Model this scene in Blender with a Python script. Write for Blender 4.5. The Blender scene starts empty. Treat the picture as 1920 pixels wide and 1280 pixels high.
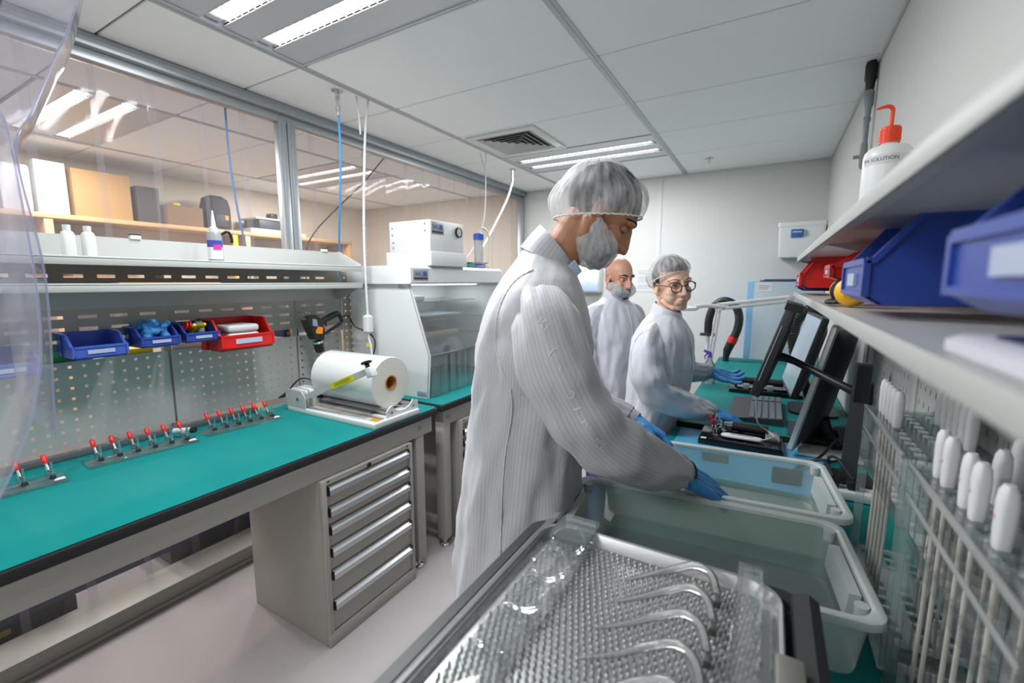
import bpy, bmesh, math, random
from mathutils import Vector, Matrix, Euler, noise
R = math.radians
PI = math.pi
V = Vector
SC = bpy.context.scene
COL = SC.collection
rnd = random.Random(7)
MW = {}          # object name -> world matrix of the thing it hangs on

# ------------------------------------------------------------------ materials
def lin(c):
    c = c / 255.0
    return c / 12.92 if c <= 0.04045 else ((c + 0.055) / 1.055) ** 2.4
def rgb(h):
    h = h.lstrip('#')
    return tuple(lin(int(h[i:i + 2], 16)) for i in (0, 2, 4)) + (1.0,)
def newmat(name):
    m = bpy.data.materials.new(name)
    m.use_nodes = True
    nt = m.node_tree
    nt.nodes.clear()
    out = nt.nodes.new('ShaderNodeOutputMaterial')
    return m, nt, out
def N(nt, typ, **kw):
    n = nt.nodes.new(typ)
    for k, v in kw.items():
        if k.startswith('_'):
            setattr(n, k[1:], v)
        else:
            n.inputs[k.replace('__', ' ')].default_value = v
    return n
def pmat(name, col, rough=.5, metal=0.0, spec=.5, bump=0.0, bscale=200., var=0.0, vscale=8., sheen=0., coat=0., stretch=None):
    m, nt, out = newmat(name)
    b = nt.nodes.new('ShaderNodeBsdfPrincipled')
    c = rgb(col) if isinstance(col, str) else col
    b.inputs['Base Color'].default_value = c
    b.inputs['Roughness'].default_value = rough
    b.inputs['Metallic'].default_value = metal
    b.inputs['Specular IOR Level'].default_value = spec
    if sheen: b.inputs['Sheen Weight'].default_value = sheen
    if coat: b.inputs['Coat Weight'].default_value = coat
    tc = nt.nodes.new('ShaderNodeTexCoord')
    src = tc.outputs['Object']
    if stretch:
        mp = nt.nodes.new('ShaderNodeMapping')
        mp.inputs['Scale'].default_value = stretch
        nt.links.new(src, mp.inputs[0]); src = mp.outputs[0]
    if var:
        no = N(nt, 'ShaderNodeTexNoise', Scale=vscale, Detail=4.)
        nt.links.new(src, no.inputs['Vector'])
        mx = nt.nodes.new('ShaderNodeMix'); mx.data_type = 'RGBA'
        mx.inputs[6].default_value = tuple(max(0, x * (1 - var)) for x in c[:3]) + (1,)
        mx.inputs[7].default_value = tuple(min(1, x * (1 + var)) for x in c[:3]) + (1,)
        nt.links.new(no.outputs['Fac'], mx.inputs[0])
        nt.links.new(mx.outputs[2], b.inputs['Base Color'])
    if bump:
        no = N(nt, 'ShaderNodeTexNoise', Scale=bscale, Detail=3.)
        nt.links.new(src, no.inputs['Vector'])
        bp = N(nt, 'ShaderNodeBump', Strength=bump, Distance=.002)
        nt.links.new(no.outputs['Fac'], bp.inputs['Height'])
        nt.links.new(bp.outputs[0], b.inputs['Normal'])
    nt.links.new(b.outputs[0], out.inputs[0])
    return m
def emat(name, col, strength):
    m, nt, out = newmat(name)
    e = N(nt, 'ShaderNodeEmission', Color=rgb(col), Strength=strength)
    nt.links.new(e.outputs[0], out.inputs[0])
    return m
def clear(name, tint='#ffffff', haze=.05, hazecol='#ffffff', rough=.05, ior=1.45, gloss=1.0, bump=0., bscale=20., stretch=None, tfac=.5):
    """clear or frosted plastic sheet: see-through + a little milky scatter + surface reflection"""
    m, nt, out = newmat(name)
    t = N(nt, 'ShaderNodeBsdfTransparent', Color=rgb(tint))
    d = N(nt, 'ShaderNodeBsdfDiffuse', Color=rgb(hazecol))
    tl = N(nt, 'ShaderNodeBsdfTranslucent', Color=rgb(hazecol))
    md = N(nt, 'ShaderNodeMixShader', Fac=tfac)
    nt.links.new(d.outputs[0], md.inputs[1]); nt.links.new(tl.outputs[0], md.inputs[2])
    m1 = N(nt, 'ShaderNodeMixShader', Fac=haze)
    nt.links.new(t.outputs[0], m1.inputs[1]); nt.links.new(md.outputs[0], m1.inputs[2])
    g = N(nt, 'ShaderNodeBsdfGlossy', Roughness=rough)
    fr = N(nt, 'ShaderNodeFresnel', IOR=ior)
    m2 = nt.nodes.new('ShaderNodeMixShader')
    if gloss != 1.0:
        mu = nt.nodes.new('ShaderNodeMath'); mu.operation = 'MULTIPLY'; mu.inputs[1].default_value = gloss
        nt.links.new(fr.outputs[0], mu.inputs[0]); nt.links.new(mu.outputs[0], m2.inputs[0])
    else:
        nt.links.new(fr.outputs[0], m2.inputs[0])
    nt.links.new(m1.outputs[0], m2.inputs[1]); nt.links.new(g.outputs[0], m2.inputs[2])
    if bump:
        tc = nt.nodes.new('ShaderNodeTexCoord'); mp = nt.nodes.new('ShaderNodeMapping')
        mp.inputs['Scale'].default_value = stretch or (1, 1, 1)
        no = N(nt, 'ShaderNodeTexNoise', Scale=bscale, Detail=3.)
        bp = N(nt, 'ShaderNodeBump', Strength=bump, Distance=.01)
        nt.links.new(tc.outputs['Object'], mp.inputs[0]); nt.links.new(mp.outputs[0], no.inputs['Vector'])
        nt.links.new(no.outputs['Fac'], bp.inputs['Height'])
        nt.links.new(bp.outputs[0], g.inputs['Normal']); nt.links.new(bp.outputs[0], d.inputs['Normal'])
    nt.links.new(m2.outputs[0], out.inputs[0])
    return m

# ------------------------------------------------------------------ mesh builder
def basis(d, up=None):
    d = V(d).normalized()
    a = V(up) if up is not None else (V((0, 0, 1)) if abs(d.z) < .9 else V((1, 0, 0)))
    x = a.cross(d)
    if x.length < 1e-6: x = V((1, 0, 0)).cross(d)
    x.normalize()
    return x, d.cross(x), d
def rounded_rect(w, h, r, n=5):
    pts = []
    for cx, cy, a0 in ((w / 2 - r, h / 2 - r, 0), (-w / 2 + r, h / 2 - r, 90), (-w / 2 + r, -h / 2 + r, 180), (w / 2 - r, -h / 2 + r, 270)):
        for i in range(n + 1):
            a = R(a0 + 90 * i / n)
            pts.append((cx + r * math.cos(a), cy + r * math.sin(a)))
    return pts
def smooth_path(pts, n=8):
    P = [V(p) for p in pts]
    out = []
    for i in range(len(P) - 1):
        p0 = P[max(i - 1, 0)]; p1 = P[i]; p2 = P[i + 1]; p3 = P[min(i + 2, len(P) - 1)]
        for k in range(n):
            t = k / n
            out.append(.5 * ((2 * p1) + (p2 - p0) * t + (2 * p0 - 5 * p1 + 4 * p2 - p3) * t * t + (3 * p1 - p0 - 3 * p2 + p3) * t ** 3))
    out.append(P[-1])
    return out
def lerp_list(xs, n):
    """resample a list of scalars to n values"""
    out = []
    for i in range(n):
        f = i / (n - 1) * (len(xs) - 1); k = min(int(f), len(xs) - 2); t = f - k
        out.append(xs[k] * (1 - t) + xs[k + 1] * t)
    return out

class MB:
    def __init__(s):
        s.v = []; s.f = []; s.uv = {}; s.mi = []
        s.cur = 0
    def add(s, vs, fs, uvs=None):
        o = len(s.v)
        s.v += [V(p) for p in vs]
        for i, f in enumerate(fs):
            s.f.append([o + k for k in f]); s.mi.append(s.cur)
            if uvs: s.uv[len(s.f) - 1] = uvs[i]
        return s
    def box(s, x0, x1, y0, y1, z0, z1, bev=0., M=None, seg=2):
        if x0 > x1: x0, x1 = x1, x0
        if y0 > y1: y0, y1 = y1, y0
        if z0 > z1: z0, z1 = z1, z0
        vs = [V((x, y, z)) for x in (x0, x1) for y in (y0, y1) for z in (z0, z1)]
        fs = [(0, 1, 3, 2), (4, 6, 7, 5), (0, 4, 5, 1), (2, 3, 7, 6), (0, 2, 6, 4), (1, 5, 7, 3)]
        bev = min(bev, .49 * min(x1 - x0, y1 - y0, z1 - z0))
        if bev > 0:
            bm = bmesh.new()
            bv = [bm.verts.new(p) for p in vs]
            for f in fs: bm.faces.new([bv[k] for k in f])
            bmesh.ops.bevel(bm, geom=bm.edges[:], offset=bev, segments=seg, affect='EDGES', profile=.5)
            bm.verts.index_update()
            vs = [v.co.copy() for v in bm.verts]; fs = [[v.index for v in f.verts] for f in bm.faces]
            bm.free()
        if M is not None: vs = [M @ p for p in vs]
        return s.add(vs, fs)
    def cbox(s, c, d, bev=0., rot=(0, 0, 0), seg=2):
        M = Matrix.Translation(c) @ Euler(rot).to_matrix().to_4x4()
        return s.box(-d[0] / 2, d[0] / 2, -d[1] / 2, d[1] / 2, -d[2] / 2, d[2] / 2, bev, M, seg)
    def loft(s, rings, cap0=True, cap1=True, closed=True, uv=None):
        n = len(rings[0]); vs = [p for r in rings for p in r]; fs = []; uvs = [] if uv else None
        for i in range(len(rings) - 1):
            for k in range(n if closed else n - 1):
                k2 = (k + 1) % n
                fs.append((i * n + k, i * n + k2, (i + 1) * n + k2, (i + 1) * n + k))
                if uv:
                    uvs.append((uv(i, k), uv(i, k + 1), uv(i + 1, k + 1), uv(i + 1, k)))
        if closed and cap0:
            fs.append(tuple(reversed(range(n))))
            if uv: uvs.append(tuple((0., 0.) for _ in range(n)))
        if closed and cap1:
            fs.append(tuple((len(rings) - 1) * n + k for k in range(n)))
            if uv: uvs.append(tuple((0., 0.) for _ in range(n)))
        return s.add(vs, fs, uvs)
    def tube(s, pts, r, n=10, cap=True, smooth=0):
        P = smooth_path(pts, smooth) if smooth else [V(p) for p in pts]
        rr = [r] * len(P) if not isinstance(r, (list, tuple)) else (lerp_list(r, len(P)) if len(r) != len(P) else list(r))
        x, y, d = basis(P[1] - P[0])
        rings = []
        for i, p in enumerate(P):
            t = (P[min(i + 1, len(P) - 1)] - P[max(i - 1, 0)])
            if t.length < 1e-9: t = d.copy()
            t.normalize()
            q = d.rotation_difference(t); x = q @ x; d = t
            x = (x - d * x.dot(d)).normalized(); y = d.cross(x)
            rings.append([p + rr[i] * (math.cos(2 * PI * k / n) * x + math.sin(2 * PI * k / n) * y) for k in range(n)])
        return s.loft(rings, cap, cap)
    def cyl(s, p0, p1, r0, r1=None, n=20, cap=True):
        return s.tube([p0, p1], [r0, r0 if r1 is None else r1], n, cap)
    def lathe(s, prof, o=(0, 0, 0), axis=(0, 0, 1), n=28, cap=True):
        x, y, d = basis(axis); o = V(o)
        rings = [[o + d * z + r * (math.cos(2 * PI * k / n) * x + math.sin(2 * PI * k / n) * y) for k in range(n)] for r, z in prof]
        return s.loft(rings, cap, cap)
    def prism(s, poly, o, ax, ay, ext):
        """polygon (2D) in plane o+ax*u+ay*v, extruded by vector ext"""
        o = V(o); ax = V(ax); ay = V(ay); ext = V(ext)
        a = [o + ax * u + ay * w for u, w in poly]
        return s.loft([a, [p + ext for p in a]])
    def ell(s, c, r, rot=None, nu=20, nv=12):
        c = V(c); M = rot if rot is not None else Matrix.Identity(3)
        if isinstance(r, (int, float)): r = (r, r, r)
        rings = []
        for j in range(1, nv):
            b = -PI / 2 + PI * j / nv
            rings.append([c + M @ V((r[0] * math.cos(b) * math.cos(2 * PI * k / nu), r[1] * math.cos(b) * math.sin(2 * PI * k / nu), r[2] * math.sin(b))) for k in range(nu)])
        o = len(s.v); s.loft(rings, False, False)
        s.v += [c + M @ V((0, 0, -r[2])), c + M @ V((0, 0, r[2]))]
        L = len(s.v)
        for k in range(nu):
            k2 = (k + 1) % nu
            s.f.append([L - 2, o + k2, o + k]); s.mi.append(s.cur)
            s.f.append([L - 1, o + (nv - 2) * nu + k, o + (nv - 2) * nu + k2]); s.mi.append(s.cur)
        return s
    def cap_chain(s, pts, rr, n=14):
        """tapered limb with round ends"""
        pts = [V(p) for p in pts]
        s.tube(pts, list(rr), n)
        for p, r in zip(pts, rr): s.ell(p, r * .995, nu=n, nv=8)
        return s
    def grid(s, fn, nu, nv, uvfn=None):
        vs = [V(fn(i / nu, j / nv)) for i in range(nu + 1) for j in range(nv + 1)]
        fs = []; uvs = []
        for i in range(nu):
            for j in range(nv):
                a = i * (nv + 1) + j
                fs.append((a, a + nv + 1, a + nv + 2, a + 1))
                if uvfn: uvs.append(tuple(uvfn(x / nu, y / nv) for x, y in ((i, j), (i + 1, j), (i + 1, j + 1), (i, j + 1))))
        return s.add(vs, fs, uvs if uvfn else None)
    def perf(s, us, ws, solid, o, ax, ay):
        """sheet in a plane built from grid lines us/ws; solid(i,j) says whether the cell is metal or a hole"""
        o = V(o); ax = V(ax); ay = V(ay)
        idx = {}
        def vi(i, j):
            if (i, j) not in idx:
                idx[(i, j)] = len(s.v); s.v.append(o + ax * us[i] + ay * ws[j])
            return idx[(i, j)]
        for i in range(len(us) - 1):
            for j in range(len(ws) - 1):
                if solid(i, j):
                    s.f.append([vi(i, j), vi(i + 1, j), vi(i + 1, j + 1), vi(i, j + 1)]); s.mi.append(s.cur)
        return s
    def text(s, body, o, ax, ay, size, depth=.0006, align='CENTER', bend=None):
        cu = bpy.data.curves.new('t', 'FONT'); cu.body = body; cu.size = 1; cu.extrude = 0; cu.align_x = align; cu.align_y = 'CENTER'
        ob = bpy.data.objects.new('t', cu); COL.objects.link(ob)
        me = bpy.data.meshes.new_from_object(ob.evaluated_get(bpy.context.evaluated_depsgraph_get()))
        o = V(o); ax = V(ax).normalized(); ay = V(ay).normalized(); nz = ax.cross(ay)
        vs = []
        for v in me.vertices:
            u, w = v.co.x * size, v.co.y * size
            vs.append(bend(u, w) if bend else o + ax * u + ay * w + nz * depth)
        s.add(vs, [list(p.vertices) for p in me.polygons])
        bpy.data.objects.remove(ob); bpy.data.curves.remove(cu); bpy.data.meshes.remove(me)
        return s
    def xf(s, M):
        s.v = [M @ p for p in s.v]; return s
    def mesh(s, name):
        me = bpy.data.meshes.new(name)
        me.from_pydata([tuple(p) for p in s.v], [], s.f)
        if any(s.mi): me.polygons.foreach_set('material_index', s.mi)
        if s.uv:
            ul = me.uv_layers.new(name='UVMap')
            for pi, uvs in s.uv.items():
                for li, q in zip(me.polygons[pi].loop_indices, uvs): ul.data[li].uv = q
        return me
    def build(s, name, mats, parent=None, world=True, smooth=35, fix=True, solid=0., me=None):
        if parent is not None and world:
            Mi = MW[parent.name].inverted(); s.v = [Mi @ p for p in s.v]
        me = s.mesh(name)
        if fix:
            bm = bmesh.new(); bm.from_mesh(me); bmesh.ops.recalc_face_normals(bm, faces=bm.faces); bm.to_mesh(me); bm.free()
        if smooth:
            me.polygons.foreach_set('use_smooth', [True] * len(me.polygons))
            me.set_sharp_from_angle(angle=R(smooth))
        for m in (mats if isinstance(mats, (list, tuple)) else [mats]): me.materials.append(m)
        o = bpy.data.objects.new(name, me); COL.objects.link(o)
        if parent is not None:
            o.parent = parent; MW[o.name] = MW[parent.name]
        else:
            MW[o.name] = Matrix.Identity(4)
        if solid:
            md = o.modifiers.new('t', 'SOLIDIFY'); md.thickness = abs(solid); md.offset = 0. if solid > 0 else 1.
        return o

def tag(o, label=None, cat=None, group=None, kind=None):
    if label: o['label'] = label
    if cat: o['category'] = cat
    if group: o['group'] = group
    if kind: o['kind'] = kind
    return o
def thing(name, label, cat, loc=(0, 0, 0), rz=0., group=None):
    o = bpy.data.objects.new(name, None); COL.objects.link(o)
    o.empty_display_size = .05
    o.location = loc; o.rotation_euler = (0, 0, rz)
    MW[o.name] = Matrix.Translation(loc) @ Matrix.Rotation(rz, 4, 'Z')
    return tag(o, label, cat, group)
def dup(root, loc, rz=None, label=None, group=None):
    r = root.copy(); COL.objects.link(r); r.location = loc
    if rz is not None: r.rotation_euler = (0, 0, rz)
    if label: r['label'] = label
    if group: r['group'] = group
    MW[r.name] = Matrix.Translation(loc) @ Matrix.Rotation(r.rotation_euler.z, 4, 'Z')
    for ch in list(root.children):
        c = ch.copy(); COL.objects.link(c); c.parent = r; MW[c.name] = MW[r.name]
        for g in list(ch.children):
            d = g.copy(); COL.objects.link(d); d.parent = c; MW[d.name] = MW[r.name]
    return r
def struct(mb, name, mat, **kw):
    return tag(mb.build(name, mat, **kw), kind='structure')
def remesh(mb, voxel, iters=6, fac=.5):
    """fuse overlapping closed pieces into one continuous skin; returns vertex list and faces"""
    me = mb.mesh('tmp'); bm = bmesh.new(); bm.from_mesh(me); bmesh.ops.recalc_face_normals(bm, faces=bm.faces); bm.to_mesh(me); bm.free()
    o = bpy.data.objects.new('tmp', me); COL.objects.link(o)
    r = o.modifiers.new('r', 'REMESH'); r.mode = 'VOXEL'; r.voxel_size = voxel; r.adaptivity = 0
    if iters:
        sm = o.modifiers.new('s', 'SMOOTH'); sm.iterations = iters; sm.factor = fac
    ev = o.evaluated_get(bpy.context.evaluated_depsgraph_get())
    me2 = bpy.data.meshes.new_from_object(ev)
    out = MB(); out.add([v.co.copy() for v in me2.vertices], [list(p.vertices) for p in me2.polygons])
    bpy.data.objects.remove(o); bpy.data.meshes.remove(me); bpy.data.meshes.remove(me2)
    return out
def fbm(p, s=1.0, o=3):
    return noise.fractal(V(p) * s, 1.0, 2.0, o)
# ================================================================== materials
M_tile = pmat('ceiling_tile', '#f3f3f3', .85, bump=.12, bscale=160, var=.02)
M_grid = pmat('grid_metal', '#b4b8bc', .45, metal=.3)
M_wall = pmat('wall_paint', '#cfd0ce', .7, bump=.03, bscale=90)
M_beige = pmat('beige_paint', '#dfd3c3', .8, var=.04, vscale=1.2)
M_dark = pmat('void_dark', '#2a2b2c', .9)
M_floor = pmat('vinyl_floor', '#aca6a6', .45, var=.10, vscale=190., bump=.02)
M_alu = pmat('aluminium', '#a9adb1', .38, metal=.65, bump=.02, bscale=300)
M_grey = pmat('grey_steel', '#a7a49d', .42, bump=.02, bscale=500)
M_greyl = pmat('light_grey_steel', '#b2b4b1', .42, bump=.02, bscale=500)
M_shelfr = pmat('satin_grey_steel', '#b9bab9', .28, bump=.01, bscale=500)
M_handle = pmat('brushed_alu', '#c3c5c8', .3, metal=.55)
M_teal = pmat('teal_mat', '#037a78', .55, spec=.22, var=.05, vscale=6., bump=.03, bscale=700)
M_black = pmat('black_plastic', '#17181a', .45)
M_blackg = pmat('black_gloss', '#101114', .18)
M_rubber = pmat('rubber', '#1e1f21', .7)
M_white = pmat('white_plastic', '#d2d4d3', .35)
M_whitem = pmat('white_metal', '#d3d5d5', .4)
M_chrome = pmat('chrome', '#d5d7da', .16, metal=1.)
M_steel = pmat('stainless', '#b9babb', .27, metal=.95, bump=.05, bscale=400, stretch=(1, .05, 1))
M_red = pmat('red_plastic', '#cc1512', .38)
M_blue = pmat('blue_plastic', '#2b459c', .36)
M_bluel = pmat('mid_blue_plastic', '#3f5cb8', .4)
M_glove = pmat('blue_nitrile', '#3f8fd2', .5, bump=.35, bscale=90, var=.05, vscale=40.)
M_yel = pmat('yellow', '#dccb10', .5)
M_org = pmat('orange', '#e88a12', .5)
M_orr = pmat('orange_red', '#ee4716', .4)
M_paper = pmat('paper', '#d3d5d8', .7)
M_ink = pmat('ink', '#26282c', .6)
M_wood = pmat('birch_wood', '#c4a071', .5, var=.12, vscale=3., stretch=(8, 1, 8))
M_card = pmat('cardboard', '#b28b58', .8, var=.06, vscale=6.)
M_cardd = pmat('brown_cardboard', '#83664c', .8, var=.06, vscale=6.)
M_navy = pmat('navy', '#1f2a55', .6)
M_kraft = pmat('kraft_core', '#b07a3e', .8)
M_lbl = pmat('silver_label', '#8f979f', .4, metal=.2)
M_green = pmat('green', '#1f9a58', .5)
M_tube = emat('tube_light', '#fbfdff', 4.)
M_tubew = emat('tube_light_outer', '#fff6ea', 4.)
M_pvc = clear('pvc_curtain', '#f2f2f6', .11, '#d9d8e0', .05, 1.5, .2, bump=.05, bscale=4., stretch=(1, 6, .4))
M_pvcn = clear('pvc_curtain_near', '#e9eaf2', .16, '#cfd0e0', .12, 1.5, .8, bump=.1, bscale=3.)
M_acr = clear('acrylic', '#fcfdfd', .05, '#f2f6f6', .05, 1.49, .55)
M_acre = clear('acrylic_edge', '#f2fafa', .16, '#eef6f6', .1, 1.49, .9)
M_frost = clear('frosted_polypropylene', '#eef5f2', .30, '#e6efec', .2, 1.45, .7, bump=.05, bscale=30.)
M_frostr = clear('frosted_rim', '#eef5f2', .68, '#eef5f3', .22, 1.45, .8, tfac=.22)
M_film = clear('clear_film', '#f4f5f6', .12, '#f2f3f4', .12, 1.5, 1.0, bump=.5, bscale=18.)
M_sleeve = clear('clear_sleeve', '#eef0f4', .2, '#f2f4f8', .1, 1.5, 1.0)

# ================================================================== camera
cam = bpy.data.cameras.new('camera'); co = bpy.data.objects.new('camera', cam); COL.objects.link(co)
cam.sensor_width = 36; cam.lens = 832.2 / 1920 * 36
co.location = (0, 0, 1.5); co.rotation_euler = (R(90 - 7.68), 0, R(30.065))
cam.clip_start = .02
cam.dof.use_dof = True; cam.dof.focus_distance = 1.35; cam.dof.aperture_fstop = 3.2
SC.camera = co
SC.view_settings.view_transform = 'Standard'; SC.view_settings.look = 'None'
SC.view_settings.exposure = 0.36; SC.view_settings.gamma = 1; SC.view_settings.use_curve_mapping = False
SC.cycles.max_bounces = 12; SC.cycles.transparent_max_bounces = 40; SC.cycles.diffuse_bounces = 4
SC.cycles.glossy_bounces = 4; SC.cycles.transmission_bounces = 8
SC.cycles.caustics_reflective = False; SC.cycles.caustics_refractive = False
SC.cycles.use_denoising = True; SC.cycles.sample_clamp_indirect = 6.
SC.cycles.use_adaptive_sampling = True; SC.cycles.adaptive_threshold = .02
w = bpy.data.worlds.new('room_air'); SC.world = w; w.use_nodes = True
w.node_tree.nodes['Background'].inputs[0].default_value = (.9, .95, 1., 1); w.node_tree.nodes['Background'].inputs[1].default_value = .05

# ================================================================== room shell
XL, XO, XR, YB, YF, ZC = -2.5, -5.05, .36, 4.56, -2.4, 2.5
struct(MB().box(XO - .1, XR + .1, YF - .1, YB + .1, -.1, 0), 'floor', M_floor)
mb = MB().box(XR, XR + .1, YF, YB, 0, ZC); struct(mb, 'wall_right', M_wall)
struct(MB().box(XL, XR + .1, YB, YB + .1, 0, ZC), 'wall_back', M_wall)
struct(MB().box(XO, XL, YB, YB + .1, 0, ZC), 'wall_back_outer', M_beige)
struct(MB().box(XO - .1, XO, YF, YB + .1, 0, ZC), 'wall_left', M_beige)
struct(MB().box(XO - .1, XR + .1, YF - .1, YF, 0, ZC), 'wall_front', M_wall)
for x in (-1.855, -.98):
    struct(MB().box(x - .018, x + .018, YB - .006, YB, 0, ZC, .002), 'trim_%d' % (1 if x < -1 else 2), M_wall)
# ceiling: suspended tiles
gx = [-5.1, -4.42, -3.2, -1.98, -.757, .46]
gy = [.25 + .6 * k for k in range(-5, 9)]
lamps = {(3, 4), (1, 1), (3, -2), (1, 4), (3, 1)}      # (column, row) fitted with light fixtures
def col_of(x): return max(i for i in range(len(gx)) if gx[i] <= x)
rows = {round(y, 2): i for i, y in enumerate(gy)}
ct = MB()
fix_cells = [(3, .85, True), (3, 3.25, True), (3, -1.55, True), (1, .85, False), (1, 2.65, False), (1, -1.55, False), (3, -.35, False)]
skip = {(c, round(y, 2)) for c, y, _ in fix_cells}
skip.discard((3, -.35))
vent_cell = (3, 2.65)
for ci in range(len(gx) - 1):
    for y in gy[:-1]:
        if (ci, round(y, 2)) in skip: continue
        x0, x1 = gx[ci] + .014, min(gx[ci + 1] - .014, XR)
        y1 = min(y + .6, YB)
        if y1 - y < .05: continue
        # the curtain wall's head passes under the tiles
        ct.box(x0, x1, max(y, YF) + .005, y1 - .005, ZC, ZC + .018, .004, seg=1)
struct(ct, 'ceiling', M_tile)
struct(MB().box(XO - .1, XR + .1, YF - .1, YB + .1, ZC + .07, ZC + .12), 'ceiling_void', M_dark)
tb = MB()
for y in gy: 
    if YF < y < YB: tb.box(XO, XR, y - .012, y + .012, ZC + .010, ZC + .016)
struct(tb, 'trim_4', pmat('joint_grey', '#8f8f8c', .7))
for i, x in enumerate(gx[1:5]):
    t = MB().box(x - .02, x + .02, YF, YB, ZC - .004, ZC + .012, .002).box(x - .003, x + .003, YF, YB, ZC - .0055, ZC)
    struct(t, 'trim_%d' % (5 + i), M_grid)
struct(MB().box(XR - .012, XR, YF, YB, ZC - .012, ZC, .002), 'trim_9', M_wall)
struct(MB().box(XL, XR - .012, YB - .012, YB, ZC - .012, ZC, .002), 'trim_10', M_wall)
# light fixtures
def fixture(ci, y, vis, label, tm, power, colr):
    x0, x1 = gx[ci] + .02, gx[ci + 1] - .02
    cx, cy = (x0 + x1) / 2, y + .3
    t = thing('ceiling_light', label, 'ceiling light', (cx, cy, ZC))
    b = MB().box(x0, x1, y + .01, y + .59, ZC + .05, ZC + .06)
    for a, c in ((.018, .148), (.232, .353), (.437, .582)): b.box(x0 + .008, x1 - .008, y + a, y + c, ZC + .001, ZC + .004)
    for a in (.148, .229, .353, .434): b.box(x0 + .008, x1 - .008, y + a, y + a + .003, ZC + .004, ZC + .05)
    for a in (y + .01, y + .582): b.box(x0, x1, a, a + .008, ZC - .004, ZC + .052)
    for a in (x0, x1 - .008): b.box(a, a + .008, y + .018, y + .582, ZC - .004, ZC + .052)
    b.build('housing', pmat('fixture_white', '#c9ccd2', .35, metal=.2) if 'fixture_white' not in bpy.data.materials else bpy.data.materials['fixture_white'], t)
    for yy in (y + .19, y + .395):
        l = MB().box(x0 + .05, x1 - .05, yy - .036, yy + .036, ZC + .012, ZC + .03, .006)
        l.build('tube', tm, t)
        for xe in (x0 + .012, x1 - .048): MB().box(xe, xe + .036, yy - .028, yy + .028, ZC + .008, ZC + .032, .006).build('end_cap', M_white, t)
        for k in range(1):
            la = bpy.data.lights.new('lamp', 'AREA'); la.shape = 'RECTANGLE'; la.size = 1.05; la.size_y = .06
            la.energy = power; la.color = colr
            lo = bpy.data.objects.new('lamp', la); COL.objects.link(lo); lo.parent = t; MW[lo.name] = MW[t.name]
            lo.location = (0, yy - cy, -.008)
        lv = MB()
        n = 26
        us = [x0 + .02]; 
        for k in range(n):
            xx = x0 + .05 + (x1 - x0 - .1) * (k + .5) / n; us += [xx - .0015, xx + .0015]
        us.append(x1 - .02)
        lv.perf(us, [yy - .042, yy - .039, yy + .039, yy + .042], lambda i, j: i % 2 == 1 or j != 1, (0, 0, ZC + .004), (1, 0, 0), (0, 1, 0))
        lv.build('louvre', M_white, t, fix=False, smooth=0, solid=.010)
    return t
cool = (.95, .98, 1.0); warm = (1., .965, .91)
fixture(3, .85, True, 'twin-tube ceiling light nearest the camera, cut by the top of the picture', M_tube, 15, cool)
fixture(3, 3.25, True, 'twin-tube ceiling light above the bearded man in the hair net, beside the air vent', M_tube, 15, cool)
fixture(3, -1.55, True, 'twin-tube ceiling light over the entrance end of the room', M_tube, 17, cool)
fixture(1, .85, True, 'twin-tube light in the outer room seen through the left curtain panel', M_tubew, 20, warm)
fixture(1, 2.65, True, 'twin-tube light in the outer room seen past the aluminium curtain post', M_tubew, 20, warm)
fixture(1, -1.55, True, 'twin-tube light at the entrance end of the outer room', M_tubew, 20, warm)
# air diffuser
t = thing('air_vent', 'square white ceiling air vent with angled grey louvres', 'air vent', (-1.66, 2.94, ZC))
b = MB()
b.box(-1.93, -1.39, 2.67, 2.73, ZC - .012, ZC, .003).box(-1.93, -1.39, 3.16, 3.22, ZC - .012, ZC, .003)
b.box(-1.93, -1.87, 2.73, 3.16, ZC - .012, ZC, .003).box(-1.45, -1.39, 2.73, 3.16, ZC - .012, ZC, .003)
b.build('vent_frame', M_white, t)
MB().box(-1.87, -1.45, 2.73, 3.16, ZC - .002, ZC - .0005).build('duct', M_dark, t)
for k in range(5):
    h = .205 - .04 * k; cx, cy = -1.66, 2.945
    s = MB()
    for a, b_ in (((-h, -h), (h, -h)), ((h, -h), (h, h)), ((h, h), (-h, h)), ((-h, h), (-h, -h))):
        p = V((a[0] + cx, a[1] + cy, 0)); q = V((b_[0] + cx, b_[1] + cy, 0)); inn = (V((cx, cy, 0)) - (p + q) / 2).normalized()
        zo = V((0, 0, ZC - .012)); zi = V((0, 0, ZC - .034))
        s.loft([[p + zo, p + zo + inn * .004, p + zo + V((0, 0, .010)) + inn * .022, p + zo + V((0, 0, .011)) + inn * .018], [q + zo, q + zo + inn * .004, q + zo + V((0, 0, .010)) + inn * .022, q + zo + V((0, 0, .011)) + inn * .018]])
    s.build('louvre', M_greyl, t)
# sprinkler
s = MB().lathe([(.0, -.001), (.028, -.001), (.03, -.006), (.012, -.01), (.008, -.03), (.014, -.034), (.014, -.04), (0, -.042)], (-.51, 4.10, ZC), n=16)
tag(s.build('sprinkler', M_chrome), 'small metal fire sprinkler under the ceiling tile near the back wall', 'sprinkler')

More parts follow.
